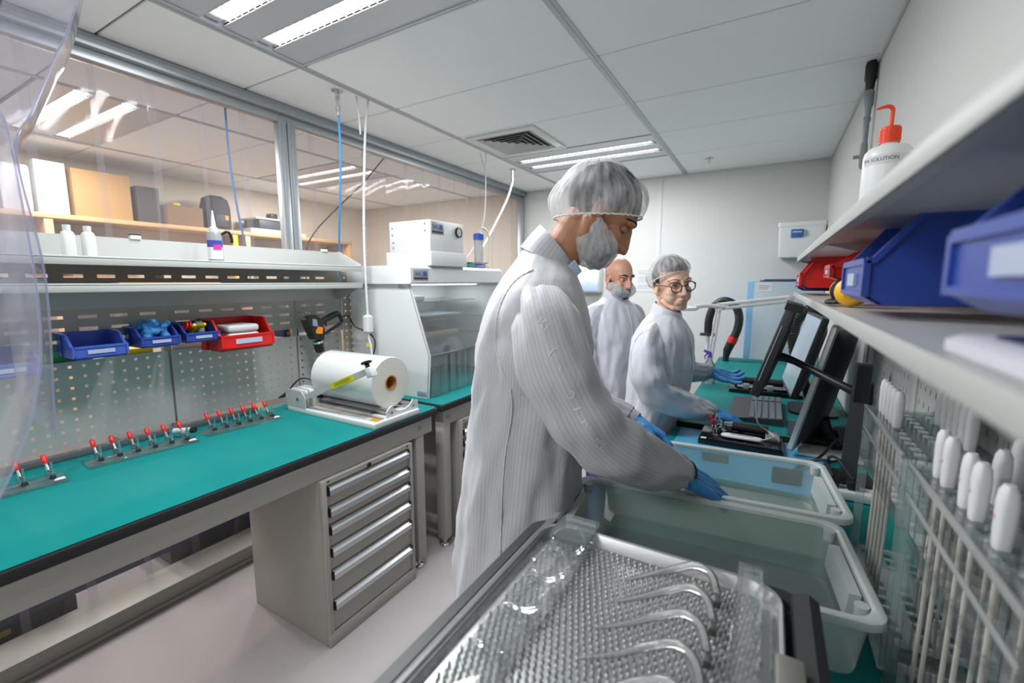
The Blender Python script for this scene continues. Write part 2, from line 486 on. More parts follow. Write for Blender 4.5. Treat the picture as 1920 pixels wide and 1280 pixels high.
# ================================================================== curtain wall (left)
fr = MB()
fr.box(XL - .05, XL + .05, YF, YB, 2.445, 2.498, .004).box(XL - .035, XL + .02, YF, YB, 2.40, 2.445, .004)
for z in (2.462, 2.48): fr.box(XL + .045, XL + .053, YF, YB, z, z + .004)
struct(fr, 'trim_11', M_alu)
po = MB()
for y in (1.66, 1.715): po.box(XL - .025, XL + .025, y - .025, y + .025, .03, 2.42, .005).box(XL + .02, XL + .028, y - .004, y + .004, .1, 2.4)
struct(po, 'trim_12', M_alu)
po = MB().box(XL - .03, XL + .03, YB - .075, YB - .005, .03, 2.42, .005).box(XL + .025, XL + .033, YB - .045, YB - .037, .1, 2.4)
struct(po, 'trim_13', M_alu)
kr = MB().box(XL - .03, XL + .155, YF, YB, .042, .085, .004).box(XL - .03, XL + .165, YF, YB, .0, .020, .004).box(XL - .03, XL + .15, YF, YB, .020, .042)
struct(kr, 'trim_14', M_grey)
strips = []
ys = [(-.62 + .205 * k) for k in range(25)]
for i, y in enumerate(ys):
    wd = .235
    ph = rnd.random() * 6; off = .007 if i % 2 else -.007
    amp = .004 + .005 * rnd.random(); tw = rnd.uniform(-.008, .008)
    if y > 4.2: wd = YB - .08 - y
    m = MB().grid(lambda u, v: (XL + off + (amp * math.sin(u * PI + ph * .2) + .0015 * math.sin(7 * v + ph + 5 * u) + tw * (u - .5)) * (.25 + .75 * math.sin(PI * min(1, (1 - v) * 1.15))), y + wd * u, .088 + (2.415 - .088) * v), 8, 18)
    o = m.build('curtain_strip', M_pvc, fix=False, smooth=180)
    tag(o, 'clear hanging PVC strip of the curtain wall behind the left workbenches', 'curtain strip', 'clear PVC strips of the curtain wall')
# near curtain sheets by the lens (left edge)
def near_sheet(edge, xin, name, label):
    """edge: points (x, y, z) along the free hanging edge; the sheet runs from it towards xin, curling"""
    E = smooth_path(edge, 6)
    n = len(E) - 1
    def fn(u, v):
        k = v * n; i = min(int(k), n - 1); p = E[i].lerp(E[i + 1], k - i)
        return p + V(xin) * u + V((.05, .10, 0)) * math.sin(u * PI) * .22 + V((.02, .03, 0)) * (math.sin(3 * v + 4 * u) * u)
    m = MB().grid(fn, 14, n)
    o = m.build(name, M_pvcn, fix=False, smooth=180)
    E2 = MB().tube(E, .0016, 6)
    e = E2.build('edge_bead', clear('pvc_edge', '#e4e6f2', .3, '#d9dbee', .25, 1.45, .3) if 'pvc_edge' not in bpy.data.materials else bpy.data.materials['pvc_edge'], o)
    return tag(o, label, 'curtain strip')
near_sheet([(-.86, .42, 2.49), (-.975, .324, 1.965), (-1.003, .29, 1.848), (-1.027, .263, 1.765), (-1.044, .243, 1.698), (-1.10, .27, 1.5), (-1.17, .27, 1.2)], (-.42, .02, 0), 'curtain_strip', 'near clear curtain flap sweeping across the top left corner')
near_sheet([(-1.13, .21, 2.49), (-1.10, .225, 1.9), (-1.062, .24, 1.748), (-1.048, .24, 1.698), (-1.027, .238, 1.607), (-1.009, .236, 1.523), (-.995, .231, 1.44), (-.99, .224, 1.373), (-.995, .208, 1.29), (-1.012, .186, 1.215), (-1.033, .165, 1.156), (-1.10, .14, 1.05)], (-.36, -.08, 0), 'curtain_strip', 'near clear curtain flap bulging out at the left edge before the blue bins')
# ================================================================== left workbenches
XB, XFR = -2.25, -1.47
def workbench(y0, y1, label, leg_ys, foot=True):
    t = thing('workbench', label, 'workbench', ((XB + XFR) / 2, (y0 + y1) / 2, 0))
    m = MB().box(XB, XFR, y0, y1, .808, .846, .008, seg=3); m.build('worktop', M_rubber, t)
    m = MB(); pr = rounded_rect(XFR - XB - .006, y1 - y0 - .006, .025)
    a = [V(((XB + XFR) / 2 + u, (y0 + y1) / 2 + w_, .846)) for u, w_ in pr]
    m.loft([a, [p + V((0, 0, .002)) for p in a]]); m.build('worktop_mat', M_teal, t)
    m = MB().box(XFR - .045, XFR - .02, y0 + .09, y1 - .03, .722, .808, .002).box(XFR - .12, XFR - .045, y0 + .09, y1 - .03, .79, .808)
    m.box(XB + .02, XB + .045, y0 + .09, y1 - .03, .72, .808, .002)
    m.build('apron', M_grey, t)
    for ly in leg_ys:
        for lx in (XFR - .0835, XB + .02):
            m = MB().box(lx, lx + .06, ly, ly + .06, .05, .808, .005)
            g = m.build('leg', M_grey, t)
            if lx > -2:
                MB().cyl((XFR - .02, ly + .03, .765), (XFR - .016, ly + .03, .765), .008, n=10).build('bolt', M_chrome, g)
            MB().lathe([(.0, 0), (.024, 0), (.026, .006), (.02, .014), (.008, .018), (.008, .034), (.018, .036), (.018, .05), (0, .05)], (lx + .03, ly + .03, 0), n=18).build('levelling_foot', M_chrome, g)
        MB().box(XB + .06, XFR - .08, ly + .015, ly + .045, .12, .16, .003).build('cross_rail', M_grey, t)
    return t
workbench(-.75, 1.765, 'long teal topped grey workbench with black edge running along the left side', (-.6, 1.615))
workbench(1.80, 3.95, 'teal topped workbench with black edge carrying the clear laminar flow hood', (1.835, 3.8))
def drawer_cabinet(y0, y1, label, tops, lockz, key=True):
    x0, x1, z1 = -2.0, -1.468, .72
    t = thing('drawer_cabinet', label, 'drawer cabinet', ((x0 + x1) / 2, (y0 + y1) / 2, 0))
    b = MB().box(x0, x1 - .02, y0, y1, .0, z1, .003)
    b.box(x1 - .02, x1, y0, y0 + .022, .06, z1, .002).box(x1 - .02, x1, y1 - .022, y1, .06, z1, .002)
    b.box(x1 - .02, x1, y0 + .022, y1 - .022, .70, z1).box(x1 - .02, x1, y0, y1, 0, .06, .003)
    b.build('body', M_grey, t)
    for i, zt in enumerate(tops):
        zb = tops[i + 1] if i + 1 < len(tops) else .062
        d = MB().box(x1 - .019, x1 - .005, y0 + .024, y1 - .024, zb + .004, zt - .004, .002).build('drawer', M_grey, t)
        prof = [(0, 0), (0, -.004), (.013, -.012), (.013, -.034), (.009, -.036), (.009, -.016), (-.004, -.008), (-.004, 0)]
        h = MB().prism(prof, (x1 - .004, y0 + .03, zt - .006), (1, 0, 0), (0, 0, 1), (0, y1 - y0 - .06, 0)).build('handle', M_handle, d)
        for ye in (y0 + .025, y1 - .030): MB().box(x1 - .006, x1 + .008, ye, ye + .005, zt - .04, zt - .004).build('handle_end', M_black, d)
    if key:
        l = MB().cyl((x1, (y0 + y1) / 2 - .02, lockz), (x1 + .006, (y0 + y1) / 2 - .02, lockz), .012, n=18)
        l.build('lock', M_chrome, t)
        MB().cyl((x1 + .006, (y0 + y1) / 2 - .02, lockz), (x1 + .0066, (y0 + y1) / 2 - .02, lockz), .005, n=12).build('keyhole', M_black, t)
    for yy in (y0 + .03, y1 - .035):
        MB().cyl((x1, yy, z1 - .006), (x1 + .001, yy, z1 - .006), .004, n=10).build('screw_hole', M_black, t)
    return t
drawer_cabinet(1.05, 1.56, 'grey six-drawer cabinet under the near end of the long left workbench', [.695, .605, .528, .432, .332, .198], .709)
drawer_cabinet(1.955, 2.46, 'grey drawer cabinet under the flow hood bench, half hidden by the standing man', [.665, .60, .53, .45, .37, .26], .69, False)

# ------------------------------------------------------------------ uprights, perforated boards and shelves
XP = -2.235
for i, (y, z1) in enumerate(((-.3, 1.66), (.3, 1.66), (.9, 1.66), (1.5, 1.66), (1.79, 1.66))):
    m = MB().box(XP - .04, XP - .012, y - .015, y + .015, .848, z1, .003)
    tag(m.build('upright', M_grey), 'grey steel upright post carrying the perforated boards above the long workbench', 'upright', 'steel uprights behind the perforated boards')
def cuts(a, b, pitch, hole, edge):
    n = int((b - a - 2 * edge) / pitch); st = a + (b - a - n * pitch) / 2
    xs = [a]; hs = set()
    for k in range(n + 1):
        c = st + k * pitch; xs += [c - hole / 2, c + hole / 2]; hs.add(len(xs) - 2)
    return xs + [b], hs
def pegboard(ya, yb, za, zb, label, group=None, x=XP, mat=None):
    us, hu = cuts(ya, yb, .040, .0105, .02); ws, hw = cuts(za, zb, .040, .0105, .02)
    m = MB().perf(us, ws, lambda i, j: not (i in hu and j in hw), (x, 0, 0), (0, 1, 0), (0, 0, 1))
    t = m.build('perforated_board', mat or M_greyl, fix=False, smooth=0, solid=.0016)
    return tag(t, label, 'perforated board', group)
def slotboard(ya, yb, za, zb, label):
    us = [ya]; hu = set(); y = ya + .03
    while y < yb - .06:
        us += [y, y + .055]; hu.add(len(us) - 2); y += .095
    us.append(yb); ws = [za]; hw = set(); z = za + .03
    while z < zb - .03:
        ws += [z, z + .012]; hw.add(len(ws) - 2); z += .044
    ws.append(zb)
    m = MB().perf(us, ws, lambda i, j: not (i in hu and j in hw), (XP, 0, 0), (0, 1, 0), (0, 0, 1))
    return tag(m.build('slotted_board', M_grey, fix=False, smooth=0, solid=.0016), label, 'slotted board')
pegboard(-.29, .295, .885, 1.205, 'grey perforated board at the left end, behind the near curtain flap')
pegboard(.305, .895, .885, 1.205, 'grey perforated board below the two leftmost open blue bins')
pegboard(.905, 1.495, .885, 1.205, 'grey perforated board below the red bin on the left bench')
pegboard(1.505, 1.785, .885, 1.205, 'narrow grey perforated board behind the hanging heat gun')
slotboard(-.29, .295, 1.245, 1.42, 'grey slotted board under the shelf at the far left edge')
slotboard(.305, .895, 1.245, 1.42, 'grey slotted board behind the two leftmost open blue bins')
slotboard(.905, 1.495, 1.245, 1.42, 'grey slotted board behind the red bin')
slotboard(1.505, 1.785, 1.245, 1.42, 'narrow grey slotted board above the heat gun handle')
slotboard(-.29, 1.785, 1.485, 1.585, 'dark slotted strip seen between the two left shelves')
pegboard(1.81, 2.9, .885, 1.56, 'grey perforated board at the back of the flow hood bench', mat=M_grey)
# shelves
def shelf(z, up, label):
    y0, y1, x0, x1 = -.72, 1.765, XP + .006, -1.995
    t = thing('shelf', label, 'shelf', ((x0 + x1) / 2, (y0 + y1) / 2, z))
    MB().box(x0, x1, y0, y1, z - .004, z, .001).box(x1 - .004, x1, y0, y1, z - .026, z + .004, .0015).build('shelf_board', M_greyl, t)
    s = 1 if up else -1
    z0 = z if up else z - .004
    MB().box(x0, x0 + .004, y0, y1, z0, z0 + s * .088).build('back_panel', M_greyl, t)
    for ye in (y0, y1 - .004):
        MB().prism([(x0 + .004, z0), (x1 - .004, z0), (x1 - .004, z0 + s * .012), (x0 + .05, z0 + s * .088), (x0 + .004, z0 + s * .088)], (0, ye, 0), (1, 0, 0), (0, 0, 1), (0, .004, 0)).build('bracket', M_greyl, t)
    return t
shelf(1.490, False, 'lower long grey steel shelf above the left perforated boards')
shelf(1.582, True, 'upper long grey steel shelf on the left, carrying the glue bottle')
bm_ = MB().box(-2.42, XP - .014, -.3, 1.78, 1.196, 1.20).box(-2.42, -2.416, -.3, 1.78, 1.2, 1.212)
tag(bm_.build('ledge', M_grey), 'narrow grey ledge behind the hanging bins, seen through the gap in the boards', 'ledge')
def simple(name, label, cat, mb, mat, group=None, **k):
    return tag(mb.build(name, mat, **k), label, cat, group)
simple('paper_stack', 'flat brown paper pad lying on the lower left shelf', 'paper', MB().box(-2.19, -2.01, .68, 1.02, 1.4902, 1.497, .001), M_card)
simple('ruler', 'yellow strip lying on the lower left shelf near its far end', 'ruler', MB().box(-2.1, -2.06, 1.0, 1.42, 1.4902, 1.494, .001), M_yel)
# ledge items
simple('box', 'small green and cream box behind the leftmost perforated board gap', 'box', MB().box(-2.36, -2.27, .53, .66, 1.2005, 1.245, .002), M_green)
simple('box', 'yellow slab on the ledge behind the empty blue bin', 'box', MB().box(-2.38, -2.28, .70, .86, 1.2005, 1.222, .002), M_yel)
simple('box', 'white carton on the ledge between the blue bin and the glove bin', 'box', MB().box(-2.38, -2.28, .93, 1.06, 1.2005, 1.235, .002), M_white)
t = thing('spool_box', 'dark blue and orange carton on the ledge right of the red bin', 'box', (-2.33, 1.50, 1.2005))
MB().box(-2.38, -2.28, 1.455, 1.545, 1.2005, 1.25, .002).build('carton', M_navy, t)
MB().box(-2.2795, -2.279, 1.475, 1.51, 1.207, 1.228).build('print', M_org, t)

# ------------------------------------------------------------------ open-front storage bins
def bin_mesh(w, d, h, lip=.52, front=.62, kn=.9):
    """open-front stacking bin; local origin back-bottom centre, front towards +X"""
    th = .0022
    prof = [(0, h), (d * front, h), (d * kn, h * lip), (d, h * lip), (d, h * .10), (d * .93, 0), (0, 0)]
    m = MB()
    hw = w / 2
    for s in (-1, 1):
        m.prism(prof, (0, s * hw - (th if s > 0 else 0), 0), (1, 0, 0), (0, 0, 1), (0, th, 0))
    m.box(0, d * .93, -hw, hw, 0, th)
    m.box(0, th, -hw, hw, 0, h)
    m.loft([[V((d * .93, y, 0)), V((d, y, h * .1)), V((d - th, y, h * .1 + th)), V((d * .93 - th, y, th))] for y in (-hw, hw)])
    m.box(d - th, d, -hw, hw, h * .10, h * lip)
    return m
def bin_rim(w, d, h, lip=.52, front=.62, kn=.9):
    m = MB(); hw = w / 2; k = .0055
    for s in (-1, 1):
        y = s * (hw + .002)
        pts = [(0, y, h), (d * front, y, h), (d * kn, y, h * lip), (d, y, h * lip)]
        Pp = [V(p) for p in pts]; u = V((0, 1, 0)); rg = []
        for i, p in enumerate(Pp):
            d0 = (p - Pp[max(i - 1, 0)]); d1 = (Pp[min(i + 1, len(Pp) - 1)] - p)
            n0 = (d0 if d0.length > 1e-6 else d1).normalized().cross(u); n1 = (d1 if d1.length > 1e-6 else d0).normalized().cross(u)
            n_ = (n0 + n1).normalized(); n_ = n_ / max(.5, n_.dot(n0))
            rg.append([p + u * sx * .004 + n_ * sy * .0035 for sx, sy in ((-1, -1), (1, -1), (1, 1), (-1, 1))])
        m.loft(rg)
        m.box(d - .004, d + .003, y - .004, y + .004, h * .10, h * lip)
        m.box(d * .3, d * .3 + .003, y - .003, y + .003, .004, h * .98)
    m.box(d - .003, d + .003, -hw, hw, h * lip - .005, h * lip + .003).box(d - .003, d + .003, -hw, hw, h * .10, h * .16)
    m.box(-.004, .004, -hw, hw, h - .003, h + .004)
    return m
M_card2 = pmat('label_card', '#aab4cc', .5)
def bin_(loc, rz, w, d, h, mat, label, lab=True, group=None, lw=.26, **kw):
    t = thing('storage_bin', label, 'storage bin', loc, rz, group)
    bin_mesh(w, d, h, **kw).build('bin_body', mat, t, world=False)
    bin_rim(w, d, h, **kw).build('rim', mat, t, world=False)
    if lab: MB().box(d, d + .0035, -w * lw, w * lw, h * .22, h * .38).build('card_label', M_card2, t, world=False)
    MB().box(-.01, 0, -w * .35, w * .35, h * .7, h * .95).build('hook', mat, t, world=False)
    return t
XBN = -2.225
bin_((XBN, .40, 1.195), 0, .13, .16, .085, M_bluel, 'blue bin half hidden by the near curtain flap at the far left')
bin_((XBN, .625, 1.228), 0, .145, .16, .085, M_bluel, 'empty mid-blue bin, the first one clear of the curtain flap')
bin_((XBN, .81, 1.245), 0, .12, .16, .075, M_blue, 'blue bin filled with crumpled blue gloves')
bin_((XBN, .962, 1.247), 0, .12, .16, .075, M_blue, 'blue bin holding scissors and pliers, beside the red bin')
bin_((XBN, 1.135, 1.195), 0, .225, .185, .135, M_red, 'large red bin on the left bench holding white plastic cases', lip=.5)
# gloves in the bin
def crumple(c, r, seed, vox=.004):
    m = MB(); rr = random.Random(seed)
    for k in range(30):
        p = V(c) + V((rr.uniform(-1, 1) * r[0] * .6, rr.uniform(-1, 1) * r[1] * .65, rr.uniform(-.6, .8) * r[2]))
        m.cap_chain([p, p + V((rr.uniform(-1, 1) * r[0] * .5, rr.uniform(-1, 1) * r[1] * .5, rr.uniform(-.3, .7) * r[2]))], [r[2] * .5, r[2] * .3], 8)
    m = remesh(m, vox, 2)
    m.v = [p + V((fbm(p, 45), fbm(p + V((9, 0, 0)), 45), fbm(p + V((0, 9, 0)), 45))) * .006 for p in m.v]
    return m
simple('glove_bundle', 'crumpled blue nitrile gloves heaped in the blue bin', 'gloves', crumple((XBN + .085, .81, 1.30), (.065, .05, .035), 3), M_glove)
# scissors / pliers
t = thing('pliers', 'yellow handled pliers sticking out of the tool bin', 'pliers', (XBN + .08, .955, 1.25))
for s in (-1, 1):
    MB().tube([(XBN + .05, .955 + s * .003, 1.262), (XBN + .10, .955 + s * .012, 1.30), (XBN + .135, .955 + s * .017, 1.315), (XBN + .15, .955 + s * .02, 1.322)], [.006, .008, .009, .006], 10, smooth=4).build('handle', M_yel, t)
MB().tube([(XBN + .052, .955, 1.262), (XBN + .02, .955, 1.25)], [.008, .004], 8).build('jaw', M_chrome, t)
t = thing('scissors', 'red handled scissors in the tool bin beside the yellow pliers', 'scissors', (XBN + .08, .925, 1.25))
for s in (-1, 1):
    ring = [V((XBN + .115 + .018 * math.cos(a), .922 + s * .006 + .004 * math.sin(a), 1.316 + .016 * math.sin(a))) for a in [2 * PI * k / 16 for k in range(17)]]
    MB().tube(ring, .0045, 8).build('handle_loop', M_red, t)
MB().tube([(XBN + .1, .922, 1.305), (XBN + .02, .922, 1.25)], [.004, .002], 6).build('blades', M_chrome, t)
simple('tape_roll', 'off-white tape roll standing in the tool bin', 'tape roll', MB().lathe([(.018, -.012), (.034, -.012), (.034, .012), (.018, .012), (.018, -.012)], (XBN + .07, .99, 1.296), (.3, 1, .1), n=24, cap=False), pmat('tape_cream', '#c9c9b4', .6))
for k in range(3):
    z = 1.199 + k * .0365
    m = MB().box(XBN + .03, XBN + .155, 1.065, 1.205, z, z + .034, .013, seg=4)
    simple('plastic_case', ['white plastic case at the bottom of the stack in the red bin', 'white plastic case in the middle of the stack in the red bin', 'white plastic case on top of the stack in the red bin'][k], 'plastic case', m, M_white)

# ------------------------------------------------------------------ things on the upper left shelf
def small_bottle(x, y, label):
    t = thing('bottle', label, 'bottle', (x, y, 1.5822))
    MB().loft([[V((x + u * k, y + w_ * k, 1.5822 + z)) for u, w_ in rounded_rect(.034, .034, .009)] for z, k in ((0, .94), (.004, 1), (.075, 1), (.085, .8), (.09, .45))]).build('bottle_body', M_white, t)
    MB().cyl((x, y, 1.672), (x, y, 1.69), .0105, n=16).build('cap', M_white, t)
    return t
small_bottle(-2.07, .575, 'small white capped bottle on the upper left shelf, nearer the curtain flap')
small_bottle(-2.06, .625, 'small white capped bottle, second from the curtain flap on the upper shelf')
t = thing('glue_bottle', 'grey glue bottle with white nozzle and printed label on the upper shelf', 'bottle', (-2.06, 1.035, 1.5822))
gb = (-2.06, 1.035, 1.5822)
MB().lathe([(.026, 0), (.028, .004), (.028, .115), (.024, .125), (.016, .13)], gb).build('bottle_body', pmat('grey_bottle', '#85888c', .4), t)
MB().lathe([(.016, .13), (.016, .142), (.009, .148), (.007, .175), (.0035, .205), (.002, .215)], gb).build('nozzle', M_white, t)
def cyl_label(o, r, z0, z1, a0, a1, mat, name, par, n=16):
    o = V(o)
    m = MB().grid(lambda u, v: o + V((r * math.cos(R(a0 + (a1 - a0) * u)), r * math.sin(R(a0 + (a1 - a0) * u)), z0 + (z1 - z0) * v)), n, 1)
    return m.build(name, mat, par, fix=False)
l = cyl_label(gb, .0284, .012, .09, -120, 40, M_paper, 'label', t)
cyl_label(gb, .0287, .062, .09, -120, 40, pmat('label_blue', '#2b3f9d', .5), 'label_band', l)
cyl_label(gb, .0289, .05, .072, -40, 25, pmat('label_magenta', '#c8308f', .5), 'label_patch', l)
MB().tube([(-2.04, 1.055, 1.70), (-2.03, 1.075, 1.712), (-2.03, 1.088, 1.69), (-2.03, 1.09, 1.665)], .006, 8, smooth=5).build('hook_lever', M_black, t)
for y, lb in ((.82, 'small white clip on the upper left shelf, left of the glue bottle'), (1.70, 'small white clip on the upper left shelf near its far end')):
    t = thing('clip', lb, 'clip', (XP + .008, y, 1.671))
    MB().box(XP - .002, XP + .018, y - .018, y + .018, 1.668, 1.684, .003).build('clip_body', M_white, t)
    MB().box(XP - .002, XP + .018, y - .018, y + .018, 1.684, 1.688, .001).build('clip_top', M_rubber, t)

# ------------------------------------------------------------------ toggle clamp jigs on the long bench
def clamp_parts(t, o, ang, red=True, closed=False):
    """one toggle clamp: base, red handle, plunger with rubber tip; o on the plate, arm towards ang"""
    M = Matrix.Translation(o) @ Matrix.Rotation(ang, 4, 'Z')
    def T(m): return m.xf(M)
    b = T(MB().box(-.013, .013, -.011, .011, 0, .003, .001).box(-.009, .009, -.007, -.004, .002, .026, .001).box(-.009, .009, .004, .007, .002, .026, .001)).build('toggle_clamp', M_chrome, t)
    h = [(.0, 0, .022), (-.008, 0, .034), (-.016, 0, .046)]
    T(MB().tube(h, .0035, 8)).build('lever', M_chrome, b)
    T(MB().tube([(-.015, 0, .044), (-.020, 0, .052), (-.030, 0, .066), (-.033, 0, .071)], [.005, .0075, .007, .004], 10)).build('handle', M_red, b)
    T(MB().box(-.004, .034, -.003, .003, .022, .027, .001).cyl((.03, 0, .014), (.03, 0, .058), .0034, n=8).cyl((.03, 0, .027), (.03, 0, .031), .006, n=6).cyl((.03, 0, .037), (.03, 0, .042), .0048, n=6)).build('arm', M_chrome, b)
    T(MB().lathe([(.0, 0), (.008, 0), (.009, .004), (.006, .012), (.0, .012)], (.03, 0, .003), n=14)).build('rubber_tip', M_rubber, b)
    return b
def jig(c, L, wd, rz, n, label):
    t = thing('clamp_jig', label, 'clamp jig', (c[0], c[1], .8482), rz)
    MB().box(-wd / 2, wd / 2, -L / 2, L / 2, .0, .010, .001).build('base_plate', M_acr, t, world=False)
    for k in range(n):
        y = -L / 2 + .035 + (L - .07) * k / (n - 1)
        b = clamp_parts_local(t, (-.012, y, .0102), .15)
    MB().box(wd / 2 - .035, wd / 2 - .012, L / 2 - .03, L / 2 - .004, .0102, .0108).build('label', M_paper, t, world=False)
    return t
def clamp_parts_local(t, o, ang):
    M = MW[t.name]
    return clamp_parts(t, M @ V(o), ang + t.rotation_euler.z)
jig((-2.05, .71, 0), .335, .10, -.10, 6, 'clear jig plate with a row of red handled clamps at the middle of the bench')
jig((-2.05, 1.08, 0), .315, .10, -.10, 6, 'clear jig plate with red handled clamps beside the film sealer')
jig((-2.02, .345, 0), .26, .10, -.10, 4, 'clear jig plate with red handled clamps under the near curtain flap')
t = thing('pen', 'short white marker lying across the end of the middle clamp jig', 'marker', (-2.10, .875, .86))
MB().tube([(-2.14, .85, .875), (-2.075, .885, .88)], .012, 12).build('barrel', M_white, t)
MB().tube([(-2.075, .885, .88), (-2.06, .893, .881)], .0125, 12).build('cap', M_black, t)
simple('bar', 'dark metal bar lying along the foot of the perforated boards', 'bar', MB().box(-2.225, -2.20, .35, 1.24, .8482, .873, .003), pmat('dark_grey_bar', '#5c6064', .5))

# ------------------------------------------------------------------ heat gun
t = thing('heat_gun', 'black heat gun with orange label hanging on the perforated board', 'heat gun', (-2.12, 1.55, 1.08))
hx = -2.12
def PY(y, z, dx=0): return V((hx + dx, y, z))
m = MB().loft([[PY(1.515 + a, 1.19, -.03), PY(1.565 + a, 1.185, -.03), PY(1.565 + a, 1.185, .03), PY(1.515 + a, 1.19, .03)] for a in (0,)] + [[PY(1.49, 1.255, -.036), PY(1.57, 1.245, -.036), PY(1.57, 1.245, .036), PY(1.49, 1.255, .036)], [PY(1.475, 1.30, -.034), PY(1.545, 1.305, -.034), PY(1.545, 1.305, .034), PY(1.475, 1.30, .034)], [PY(1.49, 1.318, -.024), PY(1.53, 1.322, -.024), PY(1.53, 1.322, .024), PY(1.49, 1.318, .024)]])
hb = m.build('motor_body', M_black, t)
MB().prism([(1.515, 1.225), (1.552, 1.22), (1.558, 1.255), (1.53, 1.262), (1.512, 1.24)], (hx + .0345, 0, 0), (0, 1, 0), (0, 0, 1), (.002, 0, 0)).build('orange_label', M_org, t)
MB().prism([(1.497, 1.268), (1.527, 1.262), (1.523, 1.300), (1.496, 1.306)], (hx + .0345, 0, 0), (0, 1, 0), (0, 0, 1), (.002, 0, 0)).build('rating_label', M_lbl, t)
MB().lathe([(.03, 0), (.03, .012), (.024, .014)], (hx, 1.545, 1.168), (0, -.18, 1), n=20).build('collar', M_chrome, t)
MB().lathe([(.02, -.055), (.024, -.05), (.026, 0)], (hx, 1.547, 1.172), (0, -.2, 1), n=20).build('heat_shroud', M_black, t)
MB().lathe([(.010, -.055), (.013, -.04), (.014, 0)], (hx, 1.560, 1.122), (0, -.3, 1), n=16).build('nozzle', M_chrome, t)
MB().tube([PY(1.55, 1.272), PY(1.60, 1.292), PY(1.65, 1.312), PY(1.688, 1.322)], [.017, .017, .018, .014], 12, smooth=4).build('grip', M_black, t)
MB().tube([PY(1.69, 1.318), PY(1.708, 1.285), PY(1.70, 1.265), PY(1.64, 1.235), PY(1.59, 1.215), PY(1.565, 1.21)], [.012, .011, .010, .009, .009, .010], 10, smooth=5).build('guard', M_black, t)
MB().tube([PY(1.60, 1.275, 0), PY(1.605, 1.255, 0)], .005, 8).build('trigger', M_rubber, t)
MB().tube([PY(1.705, 1.30), PY(1.76, 1.30), PY(1.80, 1.24), PY(1.84, 1.16, .12), PY(1.80, .98, .10), PY(1.79, .86, .05)], .0045, 8, smooth=8).build('power_cord', M_black, t)
m = MB().tube([PY(1.505, 1.315, -.115), PY(1.505, 1.335, -.10), PY(1.505, 1.335, -.05), PY(1.505, 1.322, -.02)], .003, 6)
m.build('hanging_hook', M_chrome, t)

# ------------------------------------------------------------------ bag sealer with film roll
t = thing('bag_sealer', 'white impulse bag sealer with a yellow-labelled arm on the long left bench', 'bag sealer', (-1.77, 1.46, .8482))
MB().box(-2.10, -1.475, 1.335, 1.63, .8482, .874, .004).build('base', M_whitem, t)
MB().box(-2.06, -1.49, 1.43, 1.62, .8742, .8775, .001).build('film_deck', M_whitem, t)
cb = MB().box(-2.12, -1.99, 1.37, 1.63, .874, .955, .006).build('control_box', M_white, t)
MB().box(-2.108, -2.02, 1.45, 1.56, .955, .9562).build('control_label', M_lbl, cb)
MB().cyl((-1.99, 1.50, .918), (-1.978, 1.50, .918), .017, n=20).build('dial', M_black, cb)
MB().box(-1.99, -1.984, 1.43, 1.455, .905, .93, .001).build('switch', M_black, cb)
MB().box(-1.9895, -1.9835, 1.44, 1.448, .935, .941).build('lamp', M_red, cb)
m = MB().prism([(-2.11, .874), (-1.955, .874), (-1.955, .93), (-1.985, .96), (-2.09, .96), (-2.11, .94)], (0, 1.335, 0), (1, 0, 0), (0, 0, 1), (0, .006, 0))
m.prism([(-2.11, .874), (-1.955, .874), (-1.955, .93), (-1.985, .96), (-2.09, .96), (-2.11, .94)], (0, 1.378, 0), (1, 0, 0), (0, 0, 1), (0, .006, 0)); m.build('hinge_bracket', M_greyl, t)
MB().cyl((-2.01, 1.330, .918), (-2.01, 1.392, .918), .008, n=14).build('hinge_pin', M_chrome, t)
a, b = V((-2.0, 1.352, .915)), V((-1.515, 1.352, 1.108))
dx = (b - a).normalized(); up = V((-dx.z, 0, dx.x))
arm = MB().loft([[p + V((0, s * .013, 0)) + up * q for s, q in ((-1, -.013), (1, -.013), (1, .013), (-1, .013))] for p in (a, b)]).build('sealing_arm', M_greyl, t)
p0, p1 = a.lerp(b, .50), a.lerp(b, .82)
MB().loft([[p + V((0, s * .0136, 0)) + up * q for s, q in ((-1, -.0136), (1, -.0136), (1, .0136), (-1, .0136))] for p in (p0, p1)]).build('warning_label', M_yel, arm)
tx = MB()
for k in range(3):
    c = a.lerp(b, .66) + V((0, -.0139, 0)) + up * (.006 - .006 * k)
    tx.loft([[p + up * q + V((0, e, 0)) for q, e in ((-.0009, 0), (.0009, 0), (.0009, -.0002), (-.0009, -.0002))] for p in (c - dx * .06, c + dx * .06)])
tx.build('print_lines', M_ink, arm)
MB().cbox(b + dx * .012 - up * .008, (.036, .034, .045), .003, (0, -math.atan2(dx.z, dx.x), 0)).build('arm_end', M_whitem, arm)
MB().lathe([(.010, 0), (.011, .012), (.009, .016), (.024, .022), (.026, .027), (.020, .032), (.0, .034)], b + up * .013 + dx * .002, up, n=20).build('knob', M_blackg, arm)
MB().box(-1.985, -1.50, 1.40, 1.418, .874, .8765, .001).build('heating_strip', pmat('copper_strip', '#b08a6c', .4, metal=.3), t)
MB().box(-1.545, -1.495, 1.365, 1.395, .8742, .8752).build('deck_label', pmat('amber', '#cfa22a', .5), t)
for y, z in ((1.455, .897), (1.60, .897)):
    MB().cyl((-1.985, y, z), (-1.50, y, z), .013, n=16).build('roller', M_steel, t)
pl = [(1.425, .874), (1.635, .874), (1.635, .915), (1.615, .92)] + [(1.53 + .075 * math.cos(R(q)), .945 + .055 * math.sin(R(q))) for q in range(-20, -161, -20)] + [(1.445, .92), (1.425, .905)]
eb = MB().prism(pl, (-1.497, 0, 0), (0, 1, 0), (0, 0, 1), (.006, 0, 0)).build('end_bracket', M_whitem, t)
